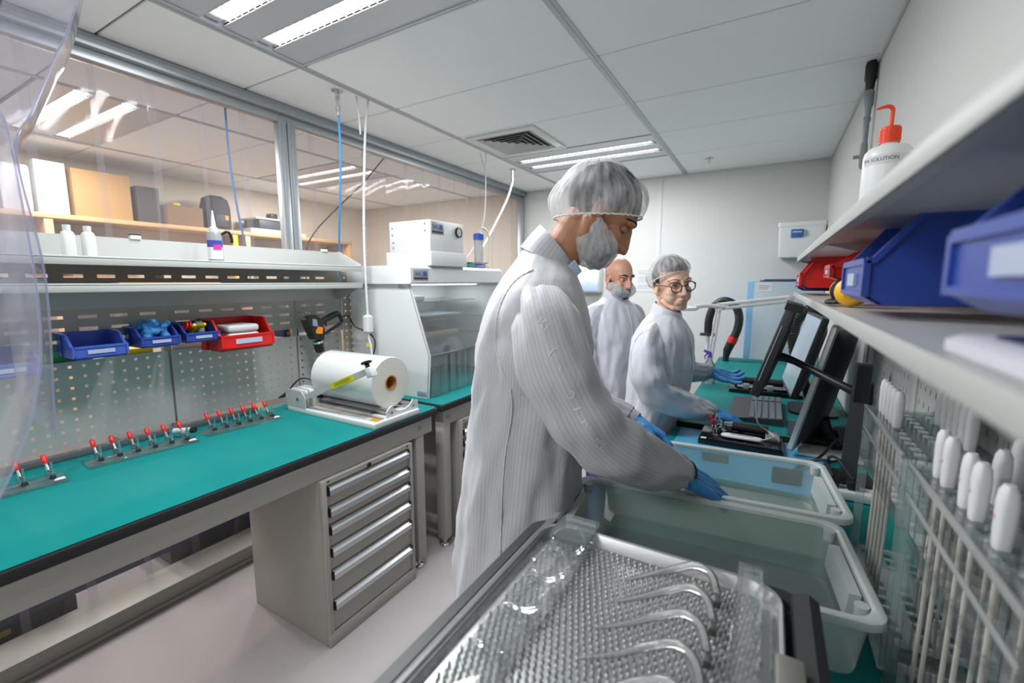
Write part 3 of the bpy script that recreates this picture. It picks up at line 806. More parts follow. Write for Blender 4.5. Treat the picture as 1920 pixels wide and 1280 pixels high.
for y in (1.455, 1.60): MB().cyl((-1.491, y, .895), (-1.487, y, .895), .006, n=6).build('bolt', M_chrome, eb)
MB().tube([(-2.125, 1.40, .918), (-2.16, 1.38, .91), (-2.20, 1.355, .895)], [.010, .008, .004], 10, smooth=3).build('plug', M_black, t)
MB().tube([(-1.985, 1.44, .918), (-2.02, 1.43, .99), (-2.08, 1.40, 1.0), (-2.16, 1.38, .93), (-2.20, 1.355, .895)], .004, 8, smooth=6).build('power_cord', M_black, t)
# roll
rc = V((0, 1.53, 1.0145)); x0, x1 = -2.0, -1.565
t = thing('film_roll', 'large roll of clear film with a cardboard core resting on the bag sealer', 'film roll', (-1.78, 1.53, .9))
prof = [(.036, 0), (.122, 0), (.125, .004), (.125, x1 - x0 - .004), (.122, x1 - x0), (.036, x1 - x0), (.036, 0)]
m_roll = pmat('film_roll', '#cdd0d0', .16, spec=.6, var=.02, vscale=3.)
m_end = pmat('film_roll_end', '#d9d8cf', .45, bump=.05, bscale=300)
MB().lathe(prof[1:5], (x0, rc.y, rc.z), (1, 0, 0), n=56, cap=False).build('film_winding', m_roll, t)
for xx in (x0 + .0005, x1 - .0005):
    MB().lathe([(.036, 0), (.122, 0)], (xx, rc.y, rc.z), (1, 0, 0), n=56, cap=False).build('film_edge', m_end, t)
MB().lathe([(.031, -.002), (.0365, -.002), (.0365, x1 - x0 + .003), (.031, x1 - x0 + .003), (.031, -.002)], (x0, rc.y, rc.z), (1, 0, 0), n=36, cap=False).build('core', M_kraft, t)
# loose film leading off the roll over the deck
def film(u, v):
    x = x0 + .02 + (x1 - x0 - .04) * v
    y = 1.52 - .15 * u; z = .8955 - .012 * u + .010 * fbm(V((x * 9, y * 9, 0)), 1) + (.03 * math.sin(min(1, u * 3) * PI) * math.exp(-((v - .12) / .08) ** 2))
    return (x, y, max(z, .8795))
simple('film_sheet', 'loose crinkled film pulled from the roll over the sealer deck', 'film', MB().grid(film, 24, 40), M_film, fix=False, smooth=180)
# ================================================================== laminar flow hood on the second bench
H0, H1 = 1.862, 2.80
HZ = .8482
t = thing('flow_hood', 'white bench-top laminar flow hood with sloped clear front on the second workbench', 'flow hood', (-1.95, 2.33, HZ))
side = [(-2.22, HZ), (-1.62, HZ), (-1.602, 1.09), (-1.735, 1.487), (-2.22, 1.487)]
for ys, nm in ((H0, 'side_panel'), (H1 - .012, 'side_panel')):
    s = MB().prism(side, (0, ys, 0), (1, 0, 0), (0, 0, 1), (0, .012, 0)).build(nm, M_whitem, t)
    if ys == H0:
        MB().box(-1.815, -1.755, ys - .003, ys, 1.462, 1.484, .001).build('hinge_plate', M_handle, s)
        hp = MB().box(-1.70, -1.63, ys - .003, ys, HZ + .012, HZ + .038, .001)
        for xx in (-1.69, -1.64): hp.cyl((xx, ys - .003, HZ + .025), (xx, ys - .0045, HZ + .025), .005, n=8)
        hp.build('foot_plate', M_handle, s)
        ed = MB()
        pp = [V((x, ys - .001, z)) for x, z in side[1:4]]
        ed.tube([p + V((-.006, 0, 0)) for p in pp], .0012, 6).build('edge_line', M_ink, s)
        rv = MB()
        for k in range(14): rv.cyl((-2.21, ys, .9 + .042 * k), (-2.21, ys - .002, .9 + .042 * k), .0025, n=8)
        rv.build('rivets', M_lbl, s)
MB().box(-2.22, -2.21, H0 + .012, H1 - .012, HZ, 1.487).build('back_panel', M_whitem, t)
cab = MB().loft([[V((x, y, z)) for x, z in [(-2.22 + .0, 1.487), (-1.715, 1.487), (-1.705, 1.495), (-1.705, 1.575), (-1.72, 1.59), (-2.22, 1.59)]] for y in (H0 - .02, H0 - .02 + .95)]).build('top_cabinet', M_white, t)
rv = MB()
for k in range(11): rv.cyl((-1.705, H0 + .02 + .085 * k, 1.497), (-1.7035, H0 + .02 + .085 * k, 1.497), .0028, n=8)
rv.build('rivets', M_lbl, cab)
lo = MB().box(-2.045, -1.69, 2.0, 2.345, 1.5905, 1.675, .004).build('filter_base', M_white, t)
fb = MB().box(-2.015, -1.698, 2.003, 2.322, 1.675, 1.852, .003).build('filter_box', M_white, t)
for x, z in ((-1.99, 1.815), (-1.99, 1.775), (-1.735, 1.83), (-1.735, 1.79), (-1.985, 1.73), (-1.985, 1.70)):
    MB().lathe([(.0, 0), (.006, 0), (.006, .003), (0, .004)], (x, 2.003, z), (0, -1, 0), n=12).build('screw', M_lbl, fb)
def sas_label(par, x, y0, y1, z0, z1):
    l = MB().box(x, x + .0015, y0, y1, z0, z1, .0005).build('maker_plate', M_lbl, par)
    w_ = y1 - y0; h = z1 - z0
    tm = MB().text('SAS', (x + .0018, y0 + w_ * .30, z0 + h * .60), (0, 1, 0), (0, 0, 1), h * .50)
    tm.build('lettering', M_ink, l, fix=False, smooth=0)
    mm = MB()
    for a in (.58, .72):
        mm.prism([(w_ * a, h * .36), (w_ * (a + .07), h * .36), (w_ * (a + .13), h * .84), (w_ * (a + .09), h * .84)], (x + .0015, y0, z0), (0, 1, 0), (0, 0, 1), (.0004, 0, 0))
        mm.prism([(w_ * (a + .11), h * .84), (w_ * (a + .15), h * .84), (w_ * (a + .22), h * .36), (w_ * (a + .15), h * .36)], (x + .0015, y0, z0), (0, 1, 0), (0, 0, 1), (.0004, 0, 0))
    mm.build('peak_emblem', pmat('emblem_blue', '#27418f', .4) if 'emblem_blue' not in bpy.data.materials else bpy.data.materials['emblem_blue'], l, smooth=0)
    MB().box(x + .0015, x + .0018, y0 + w_ * .04, y1 - w_ * .04, z0 + h * .10, z0 + h * .27).build('text_bar', M_ink, l, smooth=0)
sas_label(fb, -1.698, 2.015, 2.125, 1.772, 1.842)
sas_label(cab, -1.705, 1.862, 1.985, 1.507, 1.567)
g = MB().lathe([(.0, 0), (.030, 0), (.032, .004), (.032, .012), (.026, .014), (.025, .009), (0, .009)], (-1.698, 2.265, 1.80), (1, 0, 0), n=30).build('gauge', M_black, fb)
MB().lathe([(0, .0095), (.025, .0095)], (-1.698, 2.265, 1.80), (1, 0, 0), n=30, cap=False).build('dial_face', M_white, g)
MB().prism([(-.012, -.001), (.012, -.0016), (.012, .0016), (-.012, .001)], (-1.688, 2.265, 1.795), (0, .8, .5), (0, -.5, .8), (.0003, 0, 0)).build('needle', M_ink, g)
# clear front sash, lower strips, inner shelves
MB().loft([[V((x, y, z)) for x, z in ((-1.604, 1.09), (-1.600, 1.092), (-1.733, 1.487), (-1.737, 1.485))] for y in (H0 + .012, H1 - .012)]).build('front_sash', M_acr, t)
MB().box(-1.612, -1.598, H0 + .012, H1 - .012, 1.083, 1.095, .002).build('sash_rail', M_acre, t)
for k in range(11):
    y = H0 + .02 + .082 * k
    MB().grid(lambda u, v: (-1.612 + .006 * math.sin(u * PI + k), y + .088 * u, HZ + .006 + .232 * v), 6, 4).build('front_strip', M_sleeve, t, fix=False, smooth=180)
for z, d in ((1.37, .30), (1.25, .36), (1.13, .36)):
    MB().box(-2.21, -2.21 + d, H0 + .05, H1 - .05, z, z + .006, .001).build('inner_shelf', M_acre, t)
simple('instrument_tray', 'grey tray of instruments on the top shelf inside the flow hood', 'tray', MB().box(-2.18, -1.94, 1.98, 2.22, 1.3765, 1.41, .006), pmat('tray_grey', '#8b9498', .5))
simple('instrument_tray', 'long grey tray on the middle shelf inside the flow hood', 'tray', MB().box(-2.18, -1.93, 2.2, 2.62, 1.2565, 1.28, .005), pmat('tray_grey2', '#9a9ea2', .5))
simple('instrument_tray', 'pale peach tray on the lowest shelf inside the flow hood', 'tray', MB().box(-2.18, -1.92, 2.15, 2.55, 1.1365, 1.17, .005), pmat('tray_peach', '#d3b8a6', .6))
MB().box(-2.12, -1.86, 1.95, 2.70, 1.479, 1.486, .002).build('added_glow_panel', emat('hood_fill_glow', '#f6fbff', 5.), t)  # unseen glowing panel, added to brighten the hood interior
# on top of the hood cabinet
simple('box', 'flat teal box on top of the flow hood, right of the filter box', 'box', MB().box(-1.86, -1.735, 2.37, 2.50, 1.5905, 1.617, .002), pmat('teal_box', '#168a80', .5))
t2 = thing('film_pack', 'clear wrapped blue packet on top of the flow hood', 'packet', (-1.80, 2.60, 1.5905))
MB().box(-1.87, -1.75, 2.525, 2.66, 1.5905, 1.622, .01, seg=3).build('packet', pmat('packet_blue', '#5f74c4', .3), t2)
MB().box(-1.88, -1.742, 2.515, 2.67, 1.622, 1.632, .004).build('wrapper', M_film, t2)
simple('cable', 'red loop of wire in front of the blue packet on the hood', 'cable', MB().tube([(-1.72, 2.50, 1.594), (-1.725, 2.55, 1.603), (-1.722, 2.60, 1.605), (-1.72, 2.65, 1.594)], .0022, 6, smooth=5), M_red)
t2 = thing('filter_bottle', 'upright filter cartridge with blue screw cap and curved cream hose', 'filter bottle', (-1.90, 2.74, 1.5905))
fo = (-1.865, 2.735, 1.5905)
MB().lathe([(.0, 0), (.028, 0), (.031, .006), (.033, .20), (.033, .215), (0, .215)], fo, n=24).build('cartridge', clear('milky_plastic', '#f0f2f4', .6, '#dfe3e6', .3), t2)
cp = MB().lathe([(.0, .21), (.036, .21), (.036, .25), (.031, .255), (0, .255)], fo, n=24)
for k in range(16):
    a = 2 * PI * k / 16; cp.box(-.002, .002, .035, .038, .212, .248, M=Matrix.Translation(fo) @ Matrix.Rotation(a, 4, 'Z'))
cp.build('cap', pmat('cap_blue', '#2d5cc0', .4), t2)
MB().tube([V(fo) + V(p) for p in ((0, 0, .25), (0, .005, .275), (.01, .04, .298), (.02, .09, .27), (.03, .10, .19), (.03, .085, .10), (.03, .07, .02))], .0085, 10, smooth=6).build('hose', pmat('cream_hose', '#cfcfb6', .5), t2)


# ------------------------------------------------------------------ hanging lines
def drop_fitting(x, y, t):
    MB().lathe([(.03, 0), (.03, -.006), (.012, -.008), (.010, -.03), (.013, -.032), (.013, -.05), (.008, -.052), (.008, -.075), (.012, -.077), (.012, -.10), (.007, -.102), (.007, -.125)], (x, y, ZC), (0, 0, 1), n=14).build('quick_coupling', M_chrome, t)
t = thing('air_hose', 'blue air hose dropping from a ceiling coupling, behind the left shelf', 'air hose', (-2.05, 1.70, ZC))
drop_fitting(-2.05, 1.70, t)
MB().tube([(-2.05, 1.70, 2.38), (-2.06, 1.71, 2.2), (-2.12, 1.74, 1.95), (-2.26, 1.83, 1.68), (-2.31, 1.86, 1.45), (-2.32, 1.87, 1.2)], .0055, 8, smooth=8).build('hose', pmat('hose_blue', '#3d8ac8', .4), t)
t = thing('power_lead', 'white power lead with inline socket hanging from the ceiling before the hood', 'power lead', (-2.0, 1.80, ZC))
MB().tube([(-1.995, 1.86, 2.499), (-1.998, 1.83, 2.3), (-2.0, 1.80, 1.9), (-1.999, 1.79, 1.6), (-2.0, 1.795, 1.31)], .0065, 8, smooth=6).build('cable', M_white, t)
MB().tube([(-2.02, 1.80, 2.499), (-2.012, 1.805, 2.40), (-2.004, 1.803, 2.30)], .005, 8, smooth=3).build('hanger_cord', M_white, t)
sp = [V((-2.0 + .0075 * math.cos(k * .9), 1.795 + .0075 * math.sin(k * .9), 1.32 + .0042 * k)) for k in range(120)]
MB().tube(sp, .0016, 5).build('spiral_wrap', M_greyl, t)
sk = MB().loft([[V((-2.0 + u, 1.795 + w_, z)) for u, w_ in rounded_rect(a, b_, .008)] for z, a, b_ in ((1.205, .025, .03), (1.215, .042, .046), (1.30, .042, .046), (1.312, .02, .02))]).build('socket', M_white, t)
MB().tube([(-2.0, 1.795, 1.208), (-2.0, 1.795, 1.18), (-1.99, 1.80, 1.12), (-1.985, 1.80, 1.02), (-2.0, 1.79, .90)], .0075, 8, smooth=4).build('plug_lead', M_white, t)
MB().box(-1.994, -1.990, 1.768, 1.812, 1.128, 1.146).build('tag', M_yel, t)
t = thing('cord', 'thin white cord hanging from the ceiling behind the standing man', 'cord', (-1.99, 3.03, ZC))
MB().tube([(-1.99, 3.03, 2.499), (-1.985, 3.02, 2.35), (-1.99, 3.0, 2.0), (-2.0, 2.85, 1.75), (-1.98, 2.62, 1.60)], .0045, 8, smooth=6).build('cable', M_white, t)
MB().tube([(-2.05, 3.04, 2.499), (-2.03, 3.035, 2.45), (-1.988, 3.022, 2.36)], .004, 8, smooth=4).build('hanger_cord', M_white, t)
t = thing('air_hose', 'white air hose slanting down from the ceiling coupling nearest the light and cap', 'air hose', (-2.08, 3.60, ZC))
drop_fitting(-2.08, 3.60, t)
MB().tube([(-2.08, 3.60, 2.38), (-2.09, 3.5, 2.2), (-2.10, 3.25, 1.9), (-2.05, 3.0, 1.70), (-2.0, 2.86, 1.45)], .009, 8, smooth=8).build('hose', M_white, t)
t = thing('air_hose', 'blue air hose hanging behind the curtain strips left of the post', 'air hose', (-2.66, 1.45, ZC))
MB().tube([(-2.66, 1.45, 2.499), (-2.66, 1.45, 2.2), (-2.655, 1.47, 1.9), (-2.64, 1.50, 1.6), (-2.63, 1.50, 1.1)], .006, 8, smooth=6).build('hose', bpy.data.materials['hose_blue'], t)
t = thing('cable', 'dark cable drooping diagonally behind the curtain right of the post', 'cable', (-2.62, 2.0, 2.0))
MB().tube([(-2.60, 2.55, 2.42), (-2.62, 2.35, 2.2), (-2.62, 2.1, 1.98), (-2.62, 1.92, 1.80), (-2.62, 1.86, 1.65), (-2.62, 1.85, 1.2)], .005, 8, smooth=6).build('cable_run', M_ink, t)
# right-hand wall drop
t = thing('power_drop', 'black connector and grey couplings on a lead dropping from the ceiling by the right wall', 'connector', (.335, 2.72, ZC))
dx_, dy_ = .334, 2.72
MB().lathe([(.0, 0), (.020, 0), (.024, -.015), (.024, -.075), (.019, -.09), (.016, -.13)], (dx_, dy_, ZC - .001), n=20).build('connector', M_black, t)
MB().lathe([(.017, -.125), (.020, -.13), (.020, -.19), (.015, -.205), (.012, -.24), (.015, -.245), (.015, -.26), (.012, -.265), (.012, -.36)], (dx_, dy_, ZC), n=18).build('coupling', M_lbl, t)
MB().lathe([(.010, -.35), (.014, -.36), (.016, -.40), (.014, -.46), (.006, -.475)], (dx_, dy_, ZC), n=14).build('valve', pmat('valve_grey', '#8d938e', .5), t)
MB().tube([(dx_, dy_, ZC - .415), (dx_ - .035, dy_ + .01, ZC - .415)], [.007, .009], 10).build('valve_lever', M_lbl, t)
MB().tube([(dx_, dy_, ZC - .47), (dx_ + .005, dy_, 1.9), (dx_ + .01, dy_, 1.68)], .004, 8).build('lead', M_white, t)

# ================================================================== outer room behind the curtain
XS = -4.62
t = thing('wall_shelf', 'long birch wood shelf with uprights on the far wall of the outer room', 'shelf', (-4.83, 2.2, 0))
MB().box(XO + .001, XS, -.6, 3.95, 1.965, 2.0, .003).build('shelf_board', M_wood, t)
MB().box(XO + .001, XS, -.6, 3.95, 1.50, 1.535, .003).build('shelf_board', M_wood, t)
for y in (-.5, 1.17, 2.62, 3.90):
    MB().box(XO + .001, XS - .01, y, y + .05, 0, 1.965, .003).build('upright', M_wood, t)
MB().box(XO + .0005, XO + .006, -.6, 3.95, 0, 1.5).build('back_board', pmat('back_board', '#857e77', .7), t)
def ob(name, label, cat, y0, y1, z1, mat, x0=-4.98, x1=-4.66, z0=2.0005, bev=.004):
    return simple(name, label, cat, MB().box(x0, x1, y0, y1, z0, z1, bev), mat)
M_shiny = pmat('wrapped_white', '#d8d8d4', .25, bump=.6, bscale=12)
ob('wrapped_parcel', 'plastic wrapped white parcel at the left end of the wooden shelf', 'parcel', .98, 1.14, 2.33, M_shiny, bev=.02)
t = thing('binder', 'tall white box file on the wooden shelf next to the cardboard box', 'box file', (-4.82, 1.24, 2.0005))
MB().box(-4.98, -4.66, 1.16, 1.33, 2.0005, 2.38, .005).build('case', M_white, t)
MB().box(-4.6595, -4.659, 1.20, 1.28, 2.05, 2.30).build('spine_label', M_paper, t)
ob('cardboard_box', 'large orange-brown cardboard box on the wooden shelf', 'cardboard box', 1.36, 1.72, 2.36, M_card)
ob('storage_crate', 'dark crate standing between the cardboard boxes on the wooden shelf', 'crate', 1.76, 1.92, 2.30, pmat('crate_dark', '#453f3e', .6))
ob('cardboard_box', 'small dull brown cardboard box on the wooden shelf', 'cardboard box', 1.97, 2.26, 2.18, M_cardd)
ob('roll', 'yellow tape roll on top of the small brown box', 'tape roll', 2.06, 2.12, 2.215, M_yel, x0=-4.85, x1=-4.75, z0=2.1805, bev=.01)
t = thing('backpack', 'black backpack with orange tag standing on the wooden shelf', 'backpack', (-4.8, 2.45, 2.0005))
MB().loft([[V((-4.80 + u * k, 2.44 + w_ * k, 2.0005 + z)) for u, w_ in rounded_rect(.2, .24, .07)] for z, k in ((0, .9), (.03, 1), (.22, 1), (.30, .85), (.33, .5))]).build('bag', pmat('backpack_black', '#1d1e22', .7, bump=.3, bscale=60), t)
MB().box(-4.70, -4.685, 2.38, 2.50, 2.03, 2.15, .006).build('pocket', M_ink, t)
MB().box(-4.684, -4.681, 2.47, 2.50, 2.10, 2.14).build('tag', M_org, t)
t = thing('printer', 'black and white desktop printer on the wooden shelf', 'printer', (-4.8, 2.9, 2.0005))
MB().box(-4.98, -4.66, 2.70, 3.06, 2.0005, 2.05, .008).build('base', M_white, t)
MB().box(-4.96, -4.67, 2.80, 3.06, 2.05, 2.15, .008).build('head', pmat('printer_grey', '#3b3e45', .5), t)
MB().box(-4.98, -4.655, 2.76, 3.08, 2.15, 2.165, .004).build('lid', M_white, t)
ob('camera', 'small dark camera sitting on the printer lid', 'camera', 2.98, 3.06, 2.235, M_black, x0=-4.85, x1=-4.75, z0=2.1655, bev=.012)
t = thing('carton', 'white stepped carton at the right end of the wooden shelf', 'carton', (-4.8, 3.2, 2.0005))
MB().box(-4.95, -4.68, 3.12, 3.26, 2.0005, 2.10, .005).box(-4.95, -4.68, 3.26, 3.34, 2.0005, 2.04, .005).build('carton_body', M_white, t)
ob('level', 'yellow strip standing against the shelf upright in the outer room', 'tool', 2.50, 2.545, 1.96, M_yel, x0=-4.66, x1=-4.63, z0=1.536, bev=.002)
for y0, y1, z1, mt, lb in ((1.30, 1.70, 1.80, M_cardd, 'brown carton on the lower board of the wooden shelf, seen above the grey shelf'), (2.75, 3.2, 1.78, pmat('carton_grey', '#a59d94', .7), 'grey carton on the lower board of the wooden shelf behind the glue bottle')):
    ob('carton', lb, 'carton', y0, y1, z1, mt, z0=1.5355)
# things low in the outer room, seen under the bench
simple('guard_rail', 'long dark blue rail low in the outer room, seen under the left bench', 'rail', MB().box(-2.60, -2.58, -.8, 2.0, .125, .165, .004), M_navy)
for k, y in enumerate((-.6, .55, 1.8)):
    simple('rail_post', 'dark post holding the low blue rail behind the curtain', 'post', MB().box(-2.605, -2.575, y, y + .04, 0, .1245, .003), M_ink, 'posts of the low blue rail')
t = thing('equipment_case', 'black equipment case with yellow label on the outer floor under the bench', 'case', (-2.9, .38, 0))
MB().box(-3.15, -2.64, .16, .60, 0, .38, .012).build('case_body', pmat('case_black', '#202124', .5), t)
MB().box(-2.6395, -2.6385, .30, .40, .05, .075).build('label', M_yel, t)
simple('equipment_case', 'dark case at the far left of the outer floor under the bench', 'case', MB().box(-3.2, -2.64, -.5, .10, 0, .42, .012), pmat('case_dark', '#2b2b2d', .5))
simple('cabinet', 'dark grey low cabinet in the outer room beside the drawer unit', 'cabinet', MB().box(-3.3, -2.66, .98, 1.7, 0, .62, .008), pmat('cabinet_dark', '#4b4d4e', .5))
simple('panel', 'beige upright panel standing on the outer floor', 'panel', MB().box(-3.45, -3.4, .55, 1.0, 0, .75, .004), M_beige)
# ================================================================== right benches
def rbench(y0, y1, zt, label, legs):
    x0, x1 = -.34, .355
    t = thing('workbench', label, 'workbench', (0, (y0 + y1) / 2, 0))
    m = MB(); pr = rounded_rect(x1 - x0, y1 - y0, .03)
    def ring(z, k=0.): return [V(((x0 + x1) / 2 + u * (1 - k), (y0 + y1) / 2 + w_ * (1 - k), z)) for u, w_ in pr]
    m.loft([ring(zt - .036), ring(zt - .034), ring(zt - .0025)]); m.build('worktop', M_rubber, t)
    m = MB(); m.loft([ring(zt - .002, .004), ring(zt, .004)]); m.build('worktop_mat', M_teal, t)
    MB().box(x0 + .03, x0 + .05, y0 + .06, y1 - .06, zt - .12, zt - .037, .002).build('apron', M_grey, t)
    for ly in legs:
        for lx in (x0 + .04, x1 - .10):
            MB().box(lx, lx + .06, ly, ly + .06, 0, zt - .037, .004).build('leg', M_grey, t)
    return t
rbench(-.6, 2.075, .848, 'near teal topped bench on the right, holding the plastic crates and the racks', (-.5, 1.95))
rbench(2.085, 4.12, .868, 'far teal topped bench on the right, where the woman works at the keyboard', (2.14, 4.0))
RB, RF = .848, .868
t = simple('work_mat', 'light blue work mat on the near right bench, under the black clamp jig', 'mat', MB().box(-.305, .215, 1.56, 2.06, RB + .0003, RB + .002), pmat('mat_blue', '#4aa3cf', .45))

# perforated boards on the right wall
for y0, y1, lb in ((.30, .895, 'grey perforated board behind the nearest clear rack on the right'), (.905, 1.495, 'grey perforated board behind the farther clear rack on the right'), (1.505, 2.055, 'grey perforated board behind the black monitors'), (-.3, .295, 'grey perforated board beside the camera on the right')):
    us, hu = cuts(y0, y1, .040, .006, .03); ws, hw = cuts(.96, 1.40, .040, .014, .03)
    m = MB().perf(us, ws, lambda i, j: not (i in hu and j in hw), (.344, 0, 0), (0, 1, 0), (0, 0, 1))
    tag(m.build('perforated_board', M_greyl, fix=False, smooth=0, solid=.0016), lb, 'perforated board')
m = MB().box(.3375, .359, 1.475, 1.525, .85, 1.62, .002)
tag(m.build('upright', M_greyl), 'grey steel upright on the right wall between the perforated boards', 'upright')
m = MB().box(.33, .359, 2.06, 2.10, .87, 1.7, .002)
tag(m.build('upright', M_greyl), 'grey steel upright on the right wall at the far end of the shelves', 'upright')
# shelves
def rshelf(y0, y1, z, label, up=False):
    x0, x1 = .08, .335
    t = thing('shelf', label, 'shelf', (.2, (y0 + y1) / 2, z))
    MB().box(x0 + .002, x1, y0, y1, z - .004, z, .001).build('shelf_board', M_shelfr, t)
    MB().box(x0, x0 + .003, y0, y1, z - (.013 if not up else .006), z + (.004 if not up else .012), .0015).box(x0 + .003, x0 + .015, y0, y1, z - (.013 if not up else .006), z - (.010 if not up else .004)).build('front_lip', M_greyl, t)
    MB().box(x1 - .003, x1, y0, y1, z, z + .07 if up else z + .03).build('back_panel', M_shelfr, t)
    for ye in (y0, y1 - .004):
        MB().prism([(x0 + .01, z - .004), (x1, z - .004), (x1, z - .06), (x0 + .20, z - .06)], (0, ye, 0), (1, 0, 0), (0, 0, 1), (0, .004, 0)).build('bracket', M_greyl, t)
    return t
rshelf(-.55, 1.128, 1.456, 'near lower grey shelf on the right, under the big blue bins')
rshelf(1.132, 2.05, 1.456, 'far lower grey shelf on the right, above the monitors')
rshelf(-.55, 1.128, 1.580, 'near upper grey shelf on the right, over the blue bins', True)
rshelf(1.132, 2.05, 1.580, 'far upper grey shelf on the right, carrying the wash bottle', True)
us = [-.5]; hu = set(); y = -.47
while y < 2.0:
    us += [y, y + .018]; hu.add(len(us) - 2); y += .042
us.append(2.05); ws = [1.458, 1.468, 1.49, 1.53, 1.555, 1.576]
m = MB().perf(us, ws, lambda i, j: not (i in hu and j in (1, 3)), (.338, 0, 0), (0, 1, 0), (0, 0, 1))
tag(m.build('slotted_board', M_greyl, fix=False, smooth=0, solid=.0016), 'light grey slotted board between the two right shelves', 'slotted board')
# bins on the right
PIx = math.pi
bin_((.325, .765, 1.472), PIx, .170, .228, .102, M_blue, 'deep blue bin hanging over the right shelf, the farther of the two large ones', front=.80, lip=.52, kn=.97, lw=.16)
bin_((.325, .295, 1.482), PIx, .190, .225, .094, M_blue, 'large blue bin closest to the camera at the right edge, out of focus', front=.78, lip=.50, kn=.97, lw=.15)
bin_((.325, 1.075, 1.503), PIx, .09, .229, .052, M_red, 'small red bin between the blue bins and the large red bin', front=.80, lip=.5, kn=.95)
bin_((.325, 1.78, 1.478), PIx, .17, .245, .095, M_red, 'large red bin at the far end of the right shelf', front=.84, lip=.5, kn=.97)
bin_((.325, 1.965, 1.468), PIx, .15, .24, .085, M_blue, 'blue bin mostly hidden behind the large red bin on the right', front=.6, lip=.5)
# ear defenders
t = thing('ear_defenders', 'yellow ear defenders with black band lying on the right shelf', 'ear defenders', (.18, 1.0, 1.4562))
for cy, r_ in ((.955, 1), (1.045, -1)):
    c = V((.122, cy, 1.4825))
    MB().lathe([(.0, -.020), (.016, -.019), (.024, -.008), (.0255, .008), (.022, .012)], c, (0, r_, 0), n=24).build('ear_cup', pmat('ear_yellow', '#eeb21a', .4) if 'ear_yellow' not in bpy.data.materials else bpy.data.materials['ear_yellow'], t)
    MB().lathe([(.010, .012), (.024, .012), (.0255, .018), (.020, .023), (.010, .022)], c, (0, r_, 0), n=24).build('ear_cushion', M_rubber, t)
MB().tube([(.126, .972, 1.468), (.100, .975, 1.464), (.092, 1.005, 1.463), (.100, 1.03, 1.464), (.126, 1.03, 1.468)], .0045, 8, smooth=6).build('headband', M_black, t)
# hand controller
t = thing('controller', 'pale grey control pad with red and green buttons on the right shelf, out of focus', 'controller', (.171, .26, 1.4562), 0)
MB().loft([[V((.171 + u * k, .260 + w_ * k, 1.4563 + z)) for u, w_ in rounded_rect(.155, .24, .02)] for z, k in ((0, .96), (.003, 1.), (.009, 1.), (.012, .95))]).build('case', pmat('controller_white', '#d5d3dc', .4), t)
MB().loft([[V((.171 + u, .260 + w_, 1.4683 + z)) for u, w_ in rounded_rect(.12, .20, .012)] for z in (0, .0012)]).build('keypad', M_navy, t)
for x, y, m_ in ((.150, .335, M_red), (.155, .205, M_red), (.150, .27, M_green), (.198, .32, M_red), (.198, .24, M_green)):
    MB().lathe([(0, .0), (.013, 0), (.013, .003), (.010, .006), (0, .0065)], (x, y, 1.4696), n=18).build('button', m_, t)
# wash bottle
bo = V((.224, 1.43, 1.5802))
t = thing('wash_bottle', 'white solvent wash bottle with orange-red cap and bent spout on the upper right shelf', 'wash bottle', bo)
m_wb = clear('wash_bottle_body', '#ffffff', .82, '#e9ecec', .35, 1.45, .7)
MB().lathe([(.0, 0), (.044, 0), (.048, .006), (.048, .218), (.046, .230), (.038, .240), (.022, .245), (.017, .248), (.017, .255)], bo, n=40).build('bottle_body', pmat('bottle_white', '#dfe2e2', .35), t)
c_ = MB().lathe([(.0, .250), (.0205, .250), (.0205, .284), (.018, .287), (0, .287)], bo, n=36)
for k in range(36):
    c_.box(.0200, .0212, -.001, .001, .253, .281, M=Matrix.Translation(bo) @ Matrix.Rotation(2 * PI * k / 36, 4, 'Z'))
c_.build('cap', M_orr, t)
MB().tube([bo + V(p) for p in ((0, 0, .284), (.0005, 0, .315), (.0, -.001, .328), (-.008, -.003, .335), (-.022, -.007, .333), (-.032, -.010, .330))], [.0044, .0044, .0044, .0044, .0034, .002], 10, smooth=4).build('spout', M_orr, t)
l = cyl_label(bo, .0484, .197, .217, 195, 330, M_paper, 'label', t, 30)
rr_ = .0487
def bnd(u, w_):
    a = R(243) + u / rr_
    return bo + V((rr_ * math.cos(a), rr_ * math.sin(a), .207 + w_))
MB().text('IPA SOLUTION', (0, 0, 0), (1, 0, 0), (0, 0, 1), 0.0112, bend=bnd).build('lettering', M_ink, l, fix=False, smooth=0)

# ------------------------------------------------------------------ translucent crates
def crate(c, w_, d, h, rz, label):
    t = thing('crate', label, 'plastic crate', (c[0], c[1], c[2]), rz)
    def ring(k, z, r=.035, ex=0.): return [V((u, v_, z)) for u, v_ in rounded_rect(w_ - 2 * k + ex, d - 2 * k + ex, r)]
    th = .0025
    m = MB().loft([ring(.034, 0), ring(.026, .004), ring(.014, h - .012), ring(.014 + th, h - .012), ring(.026 + th, .0065), ring(.036, .003)], True, True)
    m.build('basin', M_frost, t, world=False)
    m = MB().loft([ring(.0145, h - .012), ring(.0, h - .016), ring(-.001, h - .013), ring(.0, h - .002), ring(.004, h), ring(.012, h), ring(.0165, h - .004), ring(.0165, h - .014), ring(.0145, h - .012)], False, False)
    m.build('rim', M_frostr, t, world=False)
    for s in (-1, 1):     # moulded handle niches at both ends
        x = s * (w_ / 2 - .017)
        g = MB()
        xi = x - s * .020
        g.loft([[V((x - s * .002, y, h - .012)), V((xi, y, h - .012)), V((xi - s * .004, y, h - .06)), V((x - s * .010, y, h - .075))] for y in (-d * .24, d * .24)])
        g.build('handle_niche', M_frostr, t, world=False)
        for yy in (-d * .36, d * .36): MB().lathe([(.011, 0), (.010, -.022), (.0, -.024)], (x - s * .012, yy, h - .002), n=14).build('stacking_lug', M_frostr, t, world=False)
    return t
